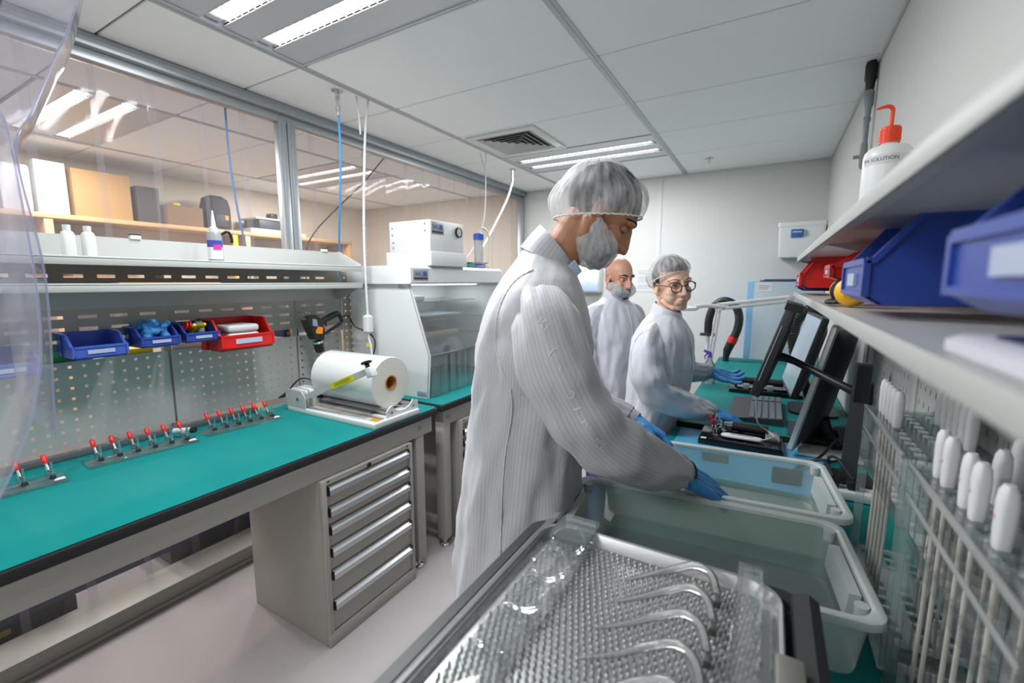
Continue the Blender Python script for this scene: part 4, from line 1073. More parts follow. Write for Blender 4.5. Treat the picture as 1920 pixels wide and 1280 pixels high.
M_stick = clear('sticker_pale', '#ffffff', .9, '#f4f0e8', .4, 1.45, .4, tfac=.8)
M_stick2 = clear('sticker_grey', '#d0d4d8', .8, '#a8b0b8', .4, 1.45, .4, tfac=.8)
cr = crate((-.109, 1.338, RB + .0003), .590, .365, .124, R(5), 'empty frosted plastic crate the standing man reaches into')
MB().box(-.035, .045, .1705, .1712, .075, .104).build('label', M_stick, cr, world=False)
MB().box(.165, .245, .1695, .1702, .04, .092).build('grey_label', M_stick2, cr, world=False)
crate((-.109, .968, RB + .0003), .588, .340, .124, R(5), 'empty frosted plastic crate between the pin-mat tray and the other crate')

# ------------------------------------------------------------------ pin-mat tray in the foreground
t = thing('instrument_tray', 'steel framed tray with a mat of pins in the foreground', 'tray', (-.13, .40, RB))
TX, TY, TZ = -.132, .395, 1.092
def trr(w_, d, r, z, dx=0., dy=0.): return [V((TX + dx + u, TY + dy + v_, z)) for u, v_ in rounded_rect(w_, d, r)]
MB().box(-.30, .05, .14, .62, RB + .0003, TZ - .055, .01).build('base_unit', pmat('base_dark', '#2b2d2f', .45), t)
MB().loft([trr(.39, .53, .03, TZ - .056), trr(.405, .545, .03, TZ - .05), trr(.405, .545, .03, TZ - .012), trr(.40, .54, .03, TZ - .008), trr(.37, .51, .03, TZ - .008), trr(.37, .51, .03, TZ - .056)], False, False).build('outer_frame', M_black, t)
m_fr = pmat('frame_steel', '#6d6e70', .42, metal=.8, bump=.06, bscale=300, stretch=(.1, 1, .1))
MB().prism([(-.345, 1.062), (-.338, 1.060), (-.296, 1.084), (-.296, 1.090), (-.302, 1.090), (-.345, 1.068)], (0, .125, 0), (1, 0, 0), (0, 0, 1), (0, .545, 0)).build('side_rail', m_fr, t)
MB().loft([[V((x, y, z)) for x, z in ((.044, 1.060), (.052, 1.090), (.070, 1.094), (.082, 1.086), (.084, 1.060))] for y in (.125, .655)]).build('grip_rail', M_rubber, t)
m = MB().loft([trr(.345, .518, .04, TZ - .004), trr(.347, .520, .04, TZ + .001), trr(.343, .516, .04, TZ + .003), trr(.335, .508, .038, TZ + .002), trr(.325, .498, .034, TZ - .006), trr(.318, .490, .03, TZ - .014)], False, True)
m.build('pan', M_steel, t)
pm = MB()
for i in range(-46, 47):
    for j in range(-46, 47):
        pu = .0090 * (j + (.5 if i % 2 else 0)); pv = .0078 * i; ca, sa = math.cos(R(52)), math.sin(R(52))
        x = TX + pu * ca - pv * sa + rnd.uniform(-.0006, .0006); y = TY + pu * sa + pv * ca + rnd.uniform(-.0006, .0006)
        if abs(y - TY) > .239 or abs(x - TX) > .153: continue
        if math.hypot(max(abs(x - TX) - .128, 0), max(abs(y - TY) - .214, 0)) > .022: continue
        n0 = len(pm.v); z0 = TZ - .0138
        for r_, dz in ((.0022, 0), (.0021, .0040), (.0013, .0056)):
            for k in range(6): pm.v.append(V((x + r_ * math.cos(k * PI / 3), y + r_ * math.sin(k * PI / 3), z0 + dz)))
        for q in range(2):
            for k in range(6):
                k2 = (k + 1) % 6; pm.f.append([n0 + q * 6 + k, n0 + q * 6 + k2, n0 + q * 6 + 6 + k2, n0 + q * 6 + 6 + k]); pm.mi.append(0)
        pm.f.append([n0 + 12 + k for k in range(6)]); pm.mi.append(0)
tag(pm.build('pin_mat', pmat('pin_silicone', '#bdbfc0', .14, metal=.35, spec=.9), t, fix=False, smooth=80), kind='stuff')
MB().box(.030, .058, .40, .515, 1.086, 1.106, .004).build('rail_clip', pmat('clip_grey', '#77746f', .45, metal=.3), t)
# clear fixture with loops, lying on the left of the mat
t = thing('acrylic_fixture', 'clear acrylic strip with a row of loops lying on the left of the pin mat', 'fixture', (-.245, .42, 1.0825))
MB().box(-.277, -.217, .16, .640, 1.0828, 1.0868, .001).build('strip', M_acr, t)
m = MB().loft([[V((-.250 + u, .637 + w_, z)) for u, w_ in rounded_rect(.064, .075, .012)] for z in (1.0955, 1.1015)]).build('end_tab', M_acre, t)
for k in range(7):
    y = .60 - .066 * k
    ringp = [V((-.247 + .026 * math.cos(a), y + .020 * math.sin(a), 1.090 + .012 * (1 + math.sin(a)))) for a in [2 * PI * q / 26 for q in range(27)]]
    MB().tube(ringp, .0030, 8, cap=False).build('loop', M_acr, t)
    MB().lathe([(.0, 0), (.007, 0), (.008, .008), (.005, .014), (0, .015)], (-.225, y - .03, 1.0865), n=12).build('peg', M_acr, t)
# curved clear tubes with metal ferrules, clear bar
t = thing('acrylic_bar', 'clear acrylic bar lying across the right of the pin mat', 'bar', (.0, .48, 1.0825))
MB().box(-.014, .018, .20, .672, 1.0985, 1.1045, .002).build('bar', M_acr, t)
for yy in (.655, .22): MB().box(-.010, .014, yy, yy + .012, 1.0828, 1.0985, .001).build('foot', M_acre, t)
M_tubec = clear('clear_tube', '#ffffff', .26, '#ffffff', .06, 1.49, 1.)
gpt = ['clear curved metal-tipped tube on the pin mat, farthest from the camera'] + ['clear curved metal-tipped tube on the pin mat, %s of the row from the crate' % q for q in ('second', 'third', 'fourth', 'fifth', 'last')]
for k in range(6):
    y = .592 - .052 * k
    t = thing('curved_tube', gpt[k], 'tube', (-.08, y, 1.0825), 0, 'curved tubes on the pin mat')
    pts = [(-.150 - .003 * k, y - .018, 1.086), (-.125, y + .005, 1.0875), (-.095, y + .026, 1.094), (-.066, y + .030, 1.108), (-.044, y + .018, 1.110), (-.034, y - .002, 1.098)]
    MB().tube(pts, [.0020, .0034, .0052, .0056, .0056, .0052], 12, smooth=6).build('tube', M_tubec, t)
    MB().cbox((-.033, y - .008, 1.0915), (.009, .011, .013), .001, (.3, 0, .1)).build('ferrule', pmat('ferrule_grey', '#6c6d6a', .4, metal=.6) if 'ferrule_grey' not in bpy.data.materials else bpy.data.materials['ferrule_grey'], t)

# ------------------------------------------------------------------ acrylic racks with hanging probes
M_acrw = clear('acrylic_white_edge', '#ffffff', .45, '#ffffff', .1, 1.49, .8)
M_probe = pmat('probe_white', '#dcdde0', .3)
def rack(x0, x1, y0, y1, zt, label, nh):
    t = thing('display_rack', label, 'rack', ((x0 + x1) / 2, (y0 + y1) / 2, RB))
    us = [y0]; hu = set(); pit = (y1 - y0 - .03) / nh
    for k in range(nh):
        c = y0 + .015 + pit * (k + .5); us += [c - .0085, c + .0085]; hu.add(len(us) - 2)
    us.append(y1)
    ws = [x0]; hw = set(); cols = (x0 + .022, (x0 + x1) / 2, x1 - .022)
    for c in cols:
        ws += [c - .0085, c + .0085]; hw.add(len(ws) - 2)
    ws.append(x1)
    for z, nm in ((zt, 'top_plate'), (zt - .12, 'middle_plate'), (RB + .05, 'lower_plate')):
        m = MB().perf(us, ws, lambda i, j: not (i in hu and j in hw), (0, 0, z), (0, 1, 0), (1, 0, 0))
        m.build(nm, M_acre if nm == 'top_plate' else M_acr, t, fix=False, smooth=0, solid=.004)
    MB().box(x0 - .006, x1, y0 - .006, y1 + .006, RB + .0003, RB + .006, .001).build('base_plate', M_acre, t)
    for yy in (y0 - .006, y1):
        for xx in (x0 - .004, x1 - .012):
            MB().box(xx, xx + .016, yy, yy + .006, RB + .006, zt + .004, .001).build('post', M_acre, t)
    MB().box(x0 - .006, x0 - .001, y0, y1, zt - .003, zt + .006, .001).build('front_rail', M_acrw, t)
    MB().box(x0 - .005, x0 - .002, y0, y1, zt - .05, zt - .042, .001).build('front_strip', M_acrw, t)
    return [(cols[j], y0 + .015 + pit * (k + .5), zt) for j in range(3) for k in range(nh)]
def probe(p, label, group, cord=True):
    t = thing('probe', label, 'probe', p, 0, group)
    x, y, z = p
    MB().loft([[V((x + u * k, y + w_ * k, z + dz)) for u, w_ in rounded_rect(.015, .018, .006, 4)] for dz, k in ((-.012, .5), (-.004, .8), (.0025, .95), (.02, 1.05), (.05, 1.1), (.064, .95), (.071, .55))]).build('handle', M_probe, t)
    MB().tube([(x, y, z - .01), (x + .001, y + .001, z - .16), (x - .001, y, RB + .012)], .0028, 8, smooth=4).build('lead', pmat('probe_lead', '#bdb9b2', .5) if 'probe_lead' not in bpy.data.materials else bpy.data.materials['probe_lead'], t)
    MB().text('s', (x - .0086, y, z + .036), (0, -1, 0), (0, 0, 1), .010).build('mark', M_red, t, fix=False, smooth=0)
    return t
s1 = rack(.205, .325, .90, 1.235, 1.222, 'farther clear acrylic rack of white probes on the right bench', 10)
s2 = rack(.205, .325, .50, .86, 1.222, 'nearest clear acrylic rack of white probes at the right edge', 10)
p0 = None
def place(spots, label, group):
    global p0
    for p in spots:
        if p0 is None: p0 = probe(p, label, group)
        else: dup(p0, p, None, label, group)
place([s1[k] for k in (5, 6, 7, 8, 9)] + [], 'white handled probe in the front row of the farther clear rack', 'probes in the front row of the farther rack')
place([s1[20 + k] for k in (2, 3, 4, 5, 6, 7)], 'white handled probe in the back row of the farther clear rack', 'probes in the back row of the farther rack')
place([s2[k] for k in (3, 5, 6, 8, 9)], 'white handled probe in the front row of the nearest clear rack', 'probes in the front row of the nearest rack')
place([s2[10 + k] for k in (4, 7)] + [s2[20 + k] for k in (2, 4, 5, 7, 9)], 'white handled probe in the rear rows of the nearest clear rack', 'probes in the rear rows of the nearest rack')

# ------------------------------------------------------------------ screens
def screen(name, label, bl, u, wd, h, wdir, thick, body, front, mats, bulge=.03, loc=None):
    """bl: near bottom corner, u: unit up vector of the panel, wdir: horizontal width direction; front side = -n"""
    bl = V(bl); u = V(u).normalized(); w_ = V(wdir).normalized(); n_ = u.cross(w_) * -1
    n_.normalize()
    t = thing(name, label, 'monitor', loc)
    def Q(a, b, c): return bl + w_ * a + u * b + n_ * c
    def ring(k, c, r=.012): return [Q(wd / 2 + p, h / 2 + q, c) for p, q in rounded_rect(wd - 2 * k, h - 2 * k, r)]
    MB().loft([ring(.002, 0), ring(0, .003), ring(0, thick - .004), ring(.006, thick)]).build('housing', mats[0], t)
    MB().loft([ring(.012, -.0003, .004), ring(.012, .0005, .004)]).build('screen_panel', mats[1], t)
    if bulge: MB().loft([ring(.02, thick - .001), ring(.05, thick + bulge * .7, .03), ring(.11, thick + bulge, .03)]).build('back_cover', mats[2], t)
    return t, Q, n_, u, w_
M_bez = pmat('bezel_grey', '#b9bab6', .35, metal=.3)
M_scr = pmat('screen_glass', '#2a3038', .08, spec=.8)
M_scr2 = pmat('screen_pale', '#b9c6d6', .15, spec=.8)
tA, Q, n_, u, w_ = screen('monitor', 'large black monitor seen from behind on the near right bench', (.09, 1.9, .872), (.105, 0, .478), .43, .49, (.276, .961, 0), .02, None, None, (M_bez, M_scr, M_black), .030, (.2, 2.05, RB))
c = Q(.22, .10, .045)
MB().tube([c, c + V((.02, .0, -.06)), (.262, 2.03, RB + .012)], [.022, .02, .02], 12, smooth=3).build('neck', M_black, tA)
MB().box(.13, .33, 1.93, 2.055, RB + .0025, RB + .014, .004).build('foot', M_whitem, tA)

tB, Q, n_, u, w_ = screen('touch_screen', 'thick black touch screen held on an arm, tilted above the bench', (-.042, 1.80, 1.091), (.094, 0, .323), .30, .336, (.03, 1, 0), .034, None, None, (M_black, M_scr, M_black), .012, (.27, 1.77, RB))
MB().tube([Q(-.0005, .06, .010), Q(-.0005, .27, .010)], .002, 6).build('edge_strip', M_lbl, tB)
MB().loft([[Q(p, q, c_) for p, q in ((.0, .325), (.29, .325), (.29, .35), (.0, .35))] for c_ in (-.004, .050)]).build('top_cap', M_black, tB)
arm0 = Q(.12, .15, .045)
MB().cyl(Q(.12, .15, .02), arm0, .03, n=18).build('mount_plate', M_black, tB)
MB().tube([arm0, arm0 + V((.05, -.02, -.012)), (.235, 1.79, 1.155), (.278, 1.79, 1.142)], [.018, .013, .014, .02], 12, smooth=4).build('arm', M_black, tB)
MB().cyl((.283, 1.79, 1.10), (.283, 1.79, 1.175), .026, n=20).build('arm_joint', M_black, tB)
MB().loft([[V((x + dx, 1.755 + sy * .011, z)) for dx, sy in ((-.021, -1), (.021, -1), (.021, 1), (-.021, 1))] for x, z in ((.258, RB + .012), (.274, 1.245))]).build('post', pmat('post_grey', '#3a3c3c', .4), tB)
MB().loft([[V((x + dx, 1.7425 + sy * .0012, z)) for dx, sy in ((-.017, -1), (.017, -1), (.017, 1), (-.017, 1))] for x, z in ((.2695, 1.12), (.274, 1.237))]).build('post_cover', M_blackg, tB)
MB().box(.20, .325, 1.69, 1.83, RB + .0003, RB + .012, .004).build('foot', M_black, tB)
tC, Q, n_, u, w_ = screen('monitor', 'black monitor with a pale screen behind the tilted touch screen', (.11, 2.35, .97), (.095, 0, .375), .46, .387, (-.06, 1, 0), .03, None, None, (M_black, M_scr2, M_black), .025, (.2, 2.55, RF))
c = Q(.24, .08, .05)
MB().tube([c, c + V((.03, 0, -.08)), (.215, 2.58, RF + .014)], [.022, .02, .022], 12, smooth=3).build('neck', M_black, tC)
MB().loft([[V((.215 + u_, 2.58 + v_, z)) for u_, v_ in rounded_rect(.20, .24, .05)] for z in (RF + .0003, RF + .012)]).build('foot', M_black, tC)

# ------------------------------------------------------------------ keyboard, mouse, jigs on the bench
t = thing('keyboard', 'dark grey keyboard with palm rest in front of the woman', 'keyboard', (-.0, 2.445, RF))
kx0, kx1, ky0, ky1 = -.135, .085, 2.225, 2.665
MB().prism([(kx0, RF + .0004), (kx1, RF + .0004), (kx1, RF + .030), (kx0 + .075, RF + .019), (kx0, RF + .010)], (0, ky0, 0), (1, 0, 0), (0, 0, 1), (0, ky1 - ky0, 0)).build('keyboard_body', pmat('keyboard_grey', '#34373d', .4), t)
M_key = pmat('key_grey', '#6f7780', .45)
k0 = None
for r_ in range(5):
    for c_ in range(18):
        x = kx0 + .088 + .0275 * r_; y = ky0 + .014 + .0236 * c_
        if c_ in (13,): continue
        if k0 is None:
            k0 = MB().loft([[V((a * k, b * k, z)) for a, b in rounded_rect(.022, .0195, .003, 2)] for z, k in ((0, 1), (.006, .85))]).build('key', M_key, t, world=False)
            ob_ = k0
        else:
            ob_ = k0.copy(); COL.objects.link(ob_)
        ob_.location = (x + .01, y - 2.445, .0195 + .0019 * r_ + .0015); ob_.rotation_euler = (0, -.085, 0)
simple('mouse_pad', 'dark blue-grey mouse pad beyond the keyboard on the right bench', 'mouse pad', MB().box(.10, .335, 2.11, 2.335, RF + .0003, RF + .003), pmat('pad_dark', '#30384a', .7))
t = thing('mouse', 'black computer mouse on the dark mouse pad', 'mouse', (.25, 2.2, RF + .003))
MB().loft([[V((.25 + u_ * k, 2.2 + v_ * k, RF + .0033 + z)) for u_, v_ in rounded_rect(.062, .105, .03)] for z, k in ((0, .95), (.006, 1.), (.022, .85), (.032, .5), (.034, .2))]).build('shell', M_black, t)
MB().cyl((.247, 2.165, RF + .034), (.253, 2.165, RF + .034), .008, n=12).build('wheel', M_lbl, t)
# black clamp jig
t = thing('clamp_jig', 'glossy black clamp jig with red lever on the light blue mat', 'clamp jig', (-.065, 1.97, RB + .002))
MB().box(-.215, .082, 1.875, 2.06, RB + .0022, RB + .022, .003).box(-.212, .079, 1.878, 2.057, RB + .022, RB + .028, .002).build('base_block', M_blackg, t)
MB().box(-.205, -.185, 1.8715, 1.872 + .02, RB + .0281, RB + .0287).build('label', M_paper, t)
MB().tube([(-.10, 2.035, RB + .048), (.03, 2.035, RB + .048)], .019, 14).build('motor_cylinder', M_black, t)
MB().box(-.13, -.10, 2.015, 2.055, RB + .028, RB + .066, .003).build('motor_bracket', M_chrome, t)
b_ = clamp_parts(t, (-.165, 1.985, RB + .0282), 1.1)
clamp_parts(t, (-.155, 1.945, RB + .0282), 1.1)
MB().tube([(-.165, 2.005, RB + .03), (-.165, 2.005, RB + .085), (-.160, 2.007, RB + .10)], [.006, .004, .006], 8).build('post', M_chrome, t)
MB().box(.02, .07, 1.95, 2.04, RB + .028, RB + .046, .003).build('plate', M_steel, t)
for k in range(5): MB().lathe([(0, 0), (.003, 0), (.003, .003), (0, .003)], (-.08 + .035 * k, 1.89, RB + .028), n=8).build('screw', M_chrome, t)
t = thing('handset', 'white moulded probe handle clamped on the black jig', 'probe', (-.05, 1.93, RB + .028))
hs = MB().loft([[V((x, 1.925 + k * a, RB + .0285 + .011 + k * b * .6)) for a, b in rounded_rect(.036, .028, .012)] for x, k in ((-.135, .3), (-.128, .8), (-.11, 1), (-.02, .95), (.005, .8), (.012, .4))])
hs.build('handle', M_probe, t)
MB().box(-.10, -.02, 1.917, 1.933, RB + .0475, RB + .0486, .0004).build('slot', M_lbl, t)
MB().tube([(.01, 1.925, RB + .04), (.035, 1.93, RB + .05), (.05, 1.955, RB + .052), (.03, 1.99, RB + .06), (-.01, 1.97, RB + .10), (-.02, 1.94, RB + .20), (-.018, 1.90, RB + .235)], .0028, 8, smooth=6).build('lead', bpy.data.materials['probe_lead'], t)
t = thing('test_rig', 'long black test rig with cylinder on the far right bench behind the keyboard', 'test rig', (0, 2.9, RF))
MB().box(-.17, .19, 2.80, 2.99, RF + .0004, RF + .022, .003).build('base_block', M_blackg, t)
MB().tube([(-.12, 2.93, RF + .052), (.10, 2.93, RF + .052)], .02, 14).build('motor_cylinder', M_black, t)
MB().box(-.15, -.12, 2.90, 2.96, RF + .022, RF + .07, .003).build('motor_bracket', M_ink, t)
MB().tube([(-.13, 2.84, RF + .032), (.16, 2.84, RF + .032)], .010, 10).build('rod', M_chrome, t)
for x_ in (-.10, .02, .12): MB().box(x_, x_ + .03, 2.82, 2.86, RF + .022, RF + .05, .002).build('clamp_block', M_lbl, t)
simple('puck', 'small white puck lying under the corner of the big monitor', 'puck', MB().lathe([(0, 0), (.02, 0), (.022, .004), (.02, .008), (0, .009)], (.115, 1.845, RB + .0022), n=20), M_white)
t = thing('power_strip', 'pale power strip with plugs lying behind the big monitor', 'power strip', (.24, 1.62, RB))
MB().box(.16, .33, 1.585, 1.645, RB + .0022, RB + .03, .005).build('strip', M_white, t)
for x_ in (.19, .24): MB().box(x_, x_ + .03, 1.60, 1.63, RB + .03, RB + .06, .005).build('plug', M_black, t)
simple('cable', 'black cable looping from the big monitor to the power strip', 'cable', MB().tube([(.205, 1.615, RB + .06), (.18, 1.66, RB + .09), (.13, 1.70, RB + .05), (.12, 1.76, RB + .012), (.19, 1.86, RB + .03), (.245, 1.93, RB + .09)], .005, 8, smooth=7), M_black)
simple('cable', 'second black cable curling around the foot of the arm post', 'cable', MB().tube([(.255, 1.615, RB + .06), (.22, 1.66, RB + .10), (.20, 1.70, RB + .09), (.205, 1.75, RB + .05), (.21, 1.84, RB + .02), (.29, 1.89, RB + .05), (.315, 1.93, RB + .12)], .0045, 8, smooth=7), M_black)


# ------------------------------------------------------------------ far end: lamp, hose, cabinet, wall items
t = thing('task_lamp', 'white jointed magnifier lamp arm reaching over the far right bench', 'lamp', (-.33, 3.15, RF))
J = [V((-.325, 3.18, RF + .02)), V((-.285, 3.18, 1.338)), V((.115, 3.18, 1.398))]
MB().cyl((-.325, 3.18, RF + .0003), (-.325, 3.18, RF + .06), .022, n=18).build('clamp_base', M_whitem, t)
for s in (-1, 1):
    MB().tube([J[0] + V((s * .010, 0, .03)), J[1] + V((s * .010, 0, -.01))], .007, 8).build('lower_arm', M_whitem, t)
    MB().tube([J[1] + V((0, 0, s * .014)), J[2] + V((0, 0, s * .012))], .011, 8).build('upper_arm', M_whitem, t)
for j in J[1:]: MB().cyl(j + V((0, -.022, 0)), j + V((0, .022, 0)), .026, n=20).build('joint', M_whitem, t)
MB().cyl(J[2] + V((0, -.026, 0)), J[2] + V((0, -.022, 0)), .012, n=12).build('joint_screw', M_chrome, t)
MB().tube([J[1] + V((.03, -.01, 0)), (-.36, 3.14, 1.345), (-.42, 3.12, 1.335)], [.012, .014, .016], 10, smooth=3).build('head_arm', M_whitem, t)
MB().lathe([(.0, .02), (.05, .02), (.10, .012), (.105, 0), (.10, -.006), (.0, -.006)], (-.50, 3.08, 1.322), (0, 0, 1), n=32).build('lamp_head', M_whitem, t)
MB().lathe([(0, 0), (.09, 0)], (-.50, 3.08, 1.3155), n=28, cap=False).build('light_ring', emat('lamp_glow', '#f4fbff', 1.6), t)
t = thing('extraction_hose', 'thick black extraction hose with red ring arching behind the lamp', 'hose', (-.27, 3.9, RF))
hp = [(-.415, 3.9, 1.08), (-.415, 3.9, 1.2), (-.38, 3.9, 1.305), (-.31, 3.9, 1.35), (-.235, 3.9, 1.315), (-.20, 3.9, 1.23), (-.205, 3.9, 1.13), (-.235, 3.9, 1.04)]
hs = smooth_path(hp, 14)
MB().tube(hs, [.030 + .0022 * (k % 2) for k in range(len(hs))], 14).build('hose', M_black, t)
MB().cyl((-.226, 3.9, 1.065), (-.243, 3.9, 1.02), .036, n=18).build('ring', M_red, t)
MB().tube([(-.243, 3.9, 1.02), (-.268, 3.9, .955), (-.275, 3.9, .90), (-.275, 3.9, RF + .001)], [.034, .032, .022, .024], 14).build('nozzle', M_black, t)
MB().box(-.475, -.355, 3.87, 3.93, 1.065, 1.085, .003).build('bracket', M_ink, t)
MB().tube([(-.415, 3.9, 1.07), (-.415, 3.9, RF + .001)], .014, 10).build('stand_post', M_whitem, t)
simple('extraction_hose', 'second black ribbed hose curving down behind the pale-screened monitor', 'hose', MB().tube([V(p) for p in smooth_path([(.33, 3.3, 1.30), (.25, 3.3, 1.33), (.17, 3.3, 1.29), (.14, 3.3, 1.20), (.16, 3.3, 1.08), (.20, 3.3, RF + .001)], 12)], [.036 + .003 * (k % 2) for k in range(61)], 14), M_black)
t = thing('steel_cabinet', 'tall grey-blue steel cabinet standing against the back wall', 'cabinet', (.1, 4.35, 0))
MB().box(-.165, .355, 4.16, 4.55, 0, 1.50, .006).build('carcass', pmat('cabinet_blue', '#6f9fc4', .4), t)
MB().box(-.115, .355, 4.152, 4.1598, .04, 1.495, .002).build('door', pmat('cabinet_grey', '#a9b4bd', .4), t)
MB().box(-.095, .01, 4.1505, 4.1515, 1.42, 1.485).build('notice', M_paper, t)
nt_ = MB()
for k in range(3): nt_.box(-.085, -.02 + .01 * k, 4.1498, 4.1505, 1.44 + .013 * k, 1.443 + .013 * k)
nt_.build('print_lines', M_ink, t, smooth=0)
simple('folder', 'dark flat folder lying on top of the grey-blue cabinet', 'folder', MB().box(-.05, .30, 4.2, 4.45, 1.5004, 1.52, .003), pmat('folder_dark', '#343a4c', .5))
simple('folder', 'thin red folder sticking out under the dark one on the cabinet', 'folder', MB().box(-.08, -.052, 4.2, 4.4, 1.5004, 1.512, .002), pmat('folder_red', '#8f4a44', .5))
t = thing('wall_bin', 'white translucent plastic box with blue label fixed high on the back wall', 'plastic box', (.18, 4.47, 1.7))
MB().loft([[V((.19 + u_ * k, 4.475 + v_ * k, 1.70 + z)) for u_, v_ in rounded_rect(.33, .16, .02)] for z, k in ((0, .9), (.01, .94), (.25, 1.), (.25, 1.04), (.285, 1.04), (.288, .98))]).build('box_body', pmat('box_white', '#dfe3e4', .35), t)
lb_ = MB().box(.115, .20, 4.385, 4.3935, 1.86, 1.925, .0005).build('label', pmat('label_blue2', '#2a63ad', .4), t)
MB().box(.125, .19, 4.3845, 4.385, 1.90, 1.908).build('label_line', M_paper, lb_)
MB().box(.205, .225, 4.385, 4.3935, 1.87, 1.915, .0005).build('tag', M_lbl, t)
t = thing('dispenser', 'white wall dispenser with pale blue window, left of the bald man', 'dispenser', (-1.66, 4.5, 1.38))
MB().box(-1.80, -1.53, 4.42, 4.559, 1.385, 1.66, .02, seg=3).build('dispenser_body', M_white, t)
MB().box(-1.79, -1.54, 4.415, 4.425, 1.40, 1.50, .006).build('window', pmat('window_blue', '#aebfdd', .15), t)
t = thing('notice', 'white printed notice on the back wall between the bald man and the woman', 'notice', (-1.07, 4.558, 1.5))
MB().box(-1.20, -.93, 4.5565, 4.5595, 1.40, 1.64).build('sheet', M_paper, t)
pl_ = MB()
for k in range(12):
    if k in (3, 8): continue
    pl_.box(-1.17, -.99 + .04 * ((k * 7) % 3) - .02, 4.5562, 4.5565, 1.43 + .016 * k, 1.434 + .016 * k)
pl_.build('print_lines', M_lbl, t, smooth=0)
t = thing('spray_bottle', 'spray bottle with a purple trigger beyond the woman on the far bench', 'spray bottle', (-.40, 3.4, RF))
sb = V((-.30, 2.98, RF + .0003))
MB().lathe([(0, 0), (.034, 0), (.036, .005), (.036, .11), (.014, .15), (.012, .165)], sb, n=24).build('bottle_body', clear('bottle_clear', '#eef2f6', .35, '#dde3ea', .15), t)
MB().tube([sb + V((0, 0, .165)), sb + V((0, 0, .19)), sb + V((-.035, 0, .205))], [.013, .012, .007], 10).build('spray_head', pmat('purple', '#5a35b5', .4), t)
MB().tube([sb + V((-.012, 0, .19)), sb + V((-.03, 0, .17)), sb + V((-.025, 0, .15))], [.005, .004, .003], 8).build('trigger', bpy.data.materials['purple'], t)
# ================================================================== people
from mathutils.bvhtree import BVHTree
def stripe_mat(name, col, col2, pitch, wid, rough=.42):
    m, nt, out = newmat(name)
    b = nt.nodes.new('ShaderNodeBsdfPrincipled')
    b.inputs['Roughness'].default_value = rough; b.inputs['Sheen Weight'].default_value = .25; b.inputs['Specular IOR Level'].default_value = .45
    uv = nt.nodes.new('ShaderNodeUVMap'); sx = nt.nodes.new('ShaderNodeSeparateXYZ'); nt.links.new(uv.outputs[0], sx.inputs[0])
    def mth(op, a, bv):
        n = nt.nodes.new('ShaderNodeMath'); n.operation = op; nt.links.new(a, n.inputs[0])
        if bv is not None: n.inputs[1].default_value = bv
        return n.outputs[0]
    f = mth('FRACT', mth('DIVIDE', sx.outputs[0], pitch), None)
    lt = mth('LESS_THAN', f, wid / pitch)
    mx = nt.nodes.new('ShaderNodeMix'); mx.data_type = 'RGBA'
    mx.inputs[6].default_value = rgb(col); mx.inputs[7].default_value = rgb(col2)
    nt.links.new(lt, mx.inputs[0]); nt.links.new(mx.outputs[2], b.inputs['Base Color'])
    tc = nt.nodes.new('ShaderNodeTexCoord')
    no = N(nt, 'ShaderNodeTexNoise', Scale=16., Detail=4.); mp = nt.nodes.new('ShaderNodeMapping'); mp.inputs['Scale'].default_value = (1.4, 1.4, .55)
    nt.links.new(tc.outputs['Object'], mp.inputs[0]); nt.links.new(mp.outputs[0], no.inputs['Vector'])
    bp = N(nt, 'ShaderNodeBump', Strength=.28, Distance=.012); nt.links.new(no.outputs['Fac'], bp.inputs['Height']); nt.links.new(bp.outputs[0], b.inputs['Normal'])
    nt.links.new(b.outputs[0], out.inputs[0])
    return m
M_coat = stripe_mat('coat_fabric', '#c4c4c9', '#a3a4ac', .0085, .0010)
M_coatf = stripe_mat('coat_fabric_white', '#cfd1d9', '#bfc2cb', .0085, .0012)
M_skin1 = pmat('skin_olive', '#b57f5f', .5, var=.06, vscale=60., bump=.05, bscale=400)
M_skin2 = pmat('skin_fair', '#e3b9a2', .5, var=.04, vscale=60., bump=.03, bscale=400)
M_skin3 = pmat('skin_warm', '#cf9a80', .42, var=.05, vscale=60., bump=.05, bscale=400)
M_hair = pmat('hair_dark', '#17120f', .6, bump=.6, bscale=180, stretch=(1, 1, .25))
M_hairb = pmat('hair_brown', '#3b2a20', .6, bump=.6, bscale=180, stretch=(1, 1, .25))
M_beard = pmat('beard_dark', '#2b2320', .75, bump=.6, bscale=300)
M_lip = pmat('lip', '#a9605a', .4)
M_lip2 = pmat('lip_rose', '#c98f84', .4)
M_eyew = pmat('eye_white', '#e6e2de', .2)
M_iris = pmat('iris', '#2c1d14', .1)
M_jean = pmat('denim', '#2c4a80', .8, bump=.3, bscale=300)
M_trous = pmat('dark_trousers', '#23252c', .8)
M_shoe = pmat('shoe', '#25262a', .5)
M_cuff = pmat('knit_cuff', '#b9bac0', .8, bump=.6, bscale=160)
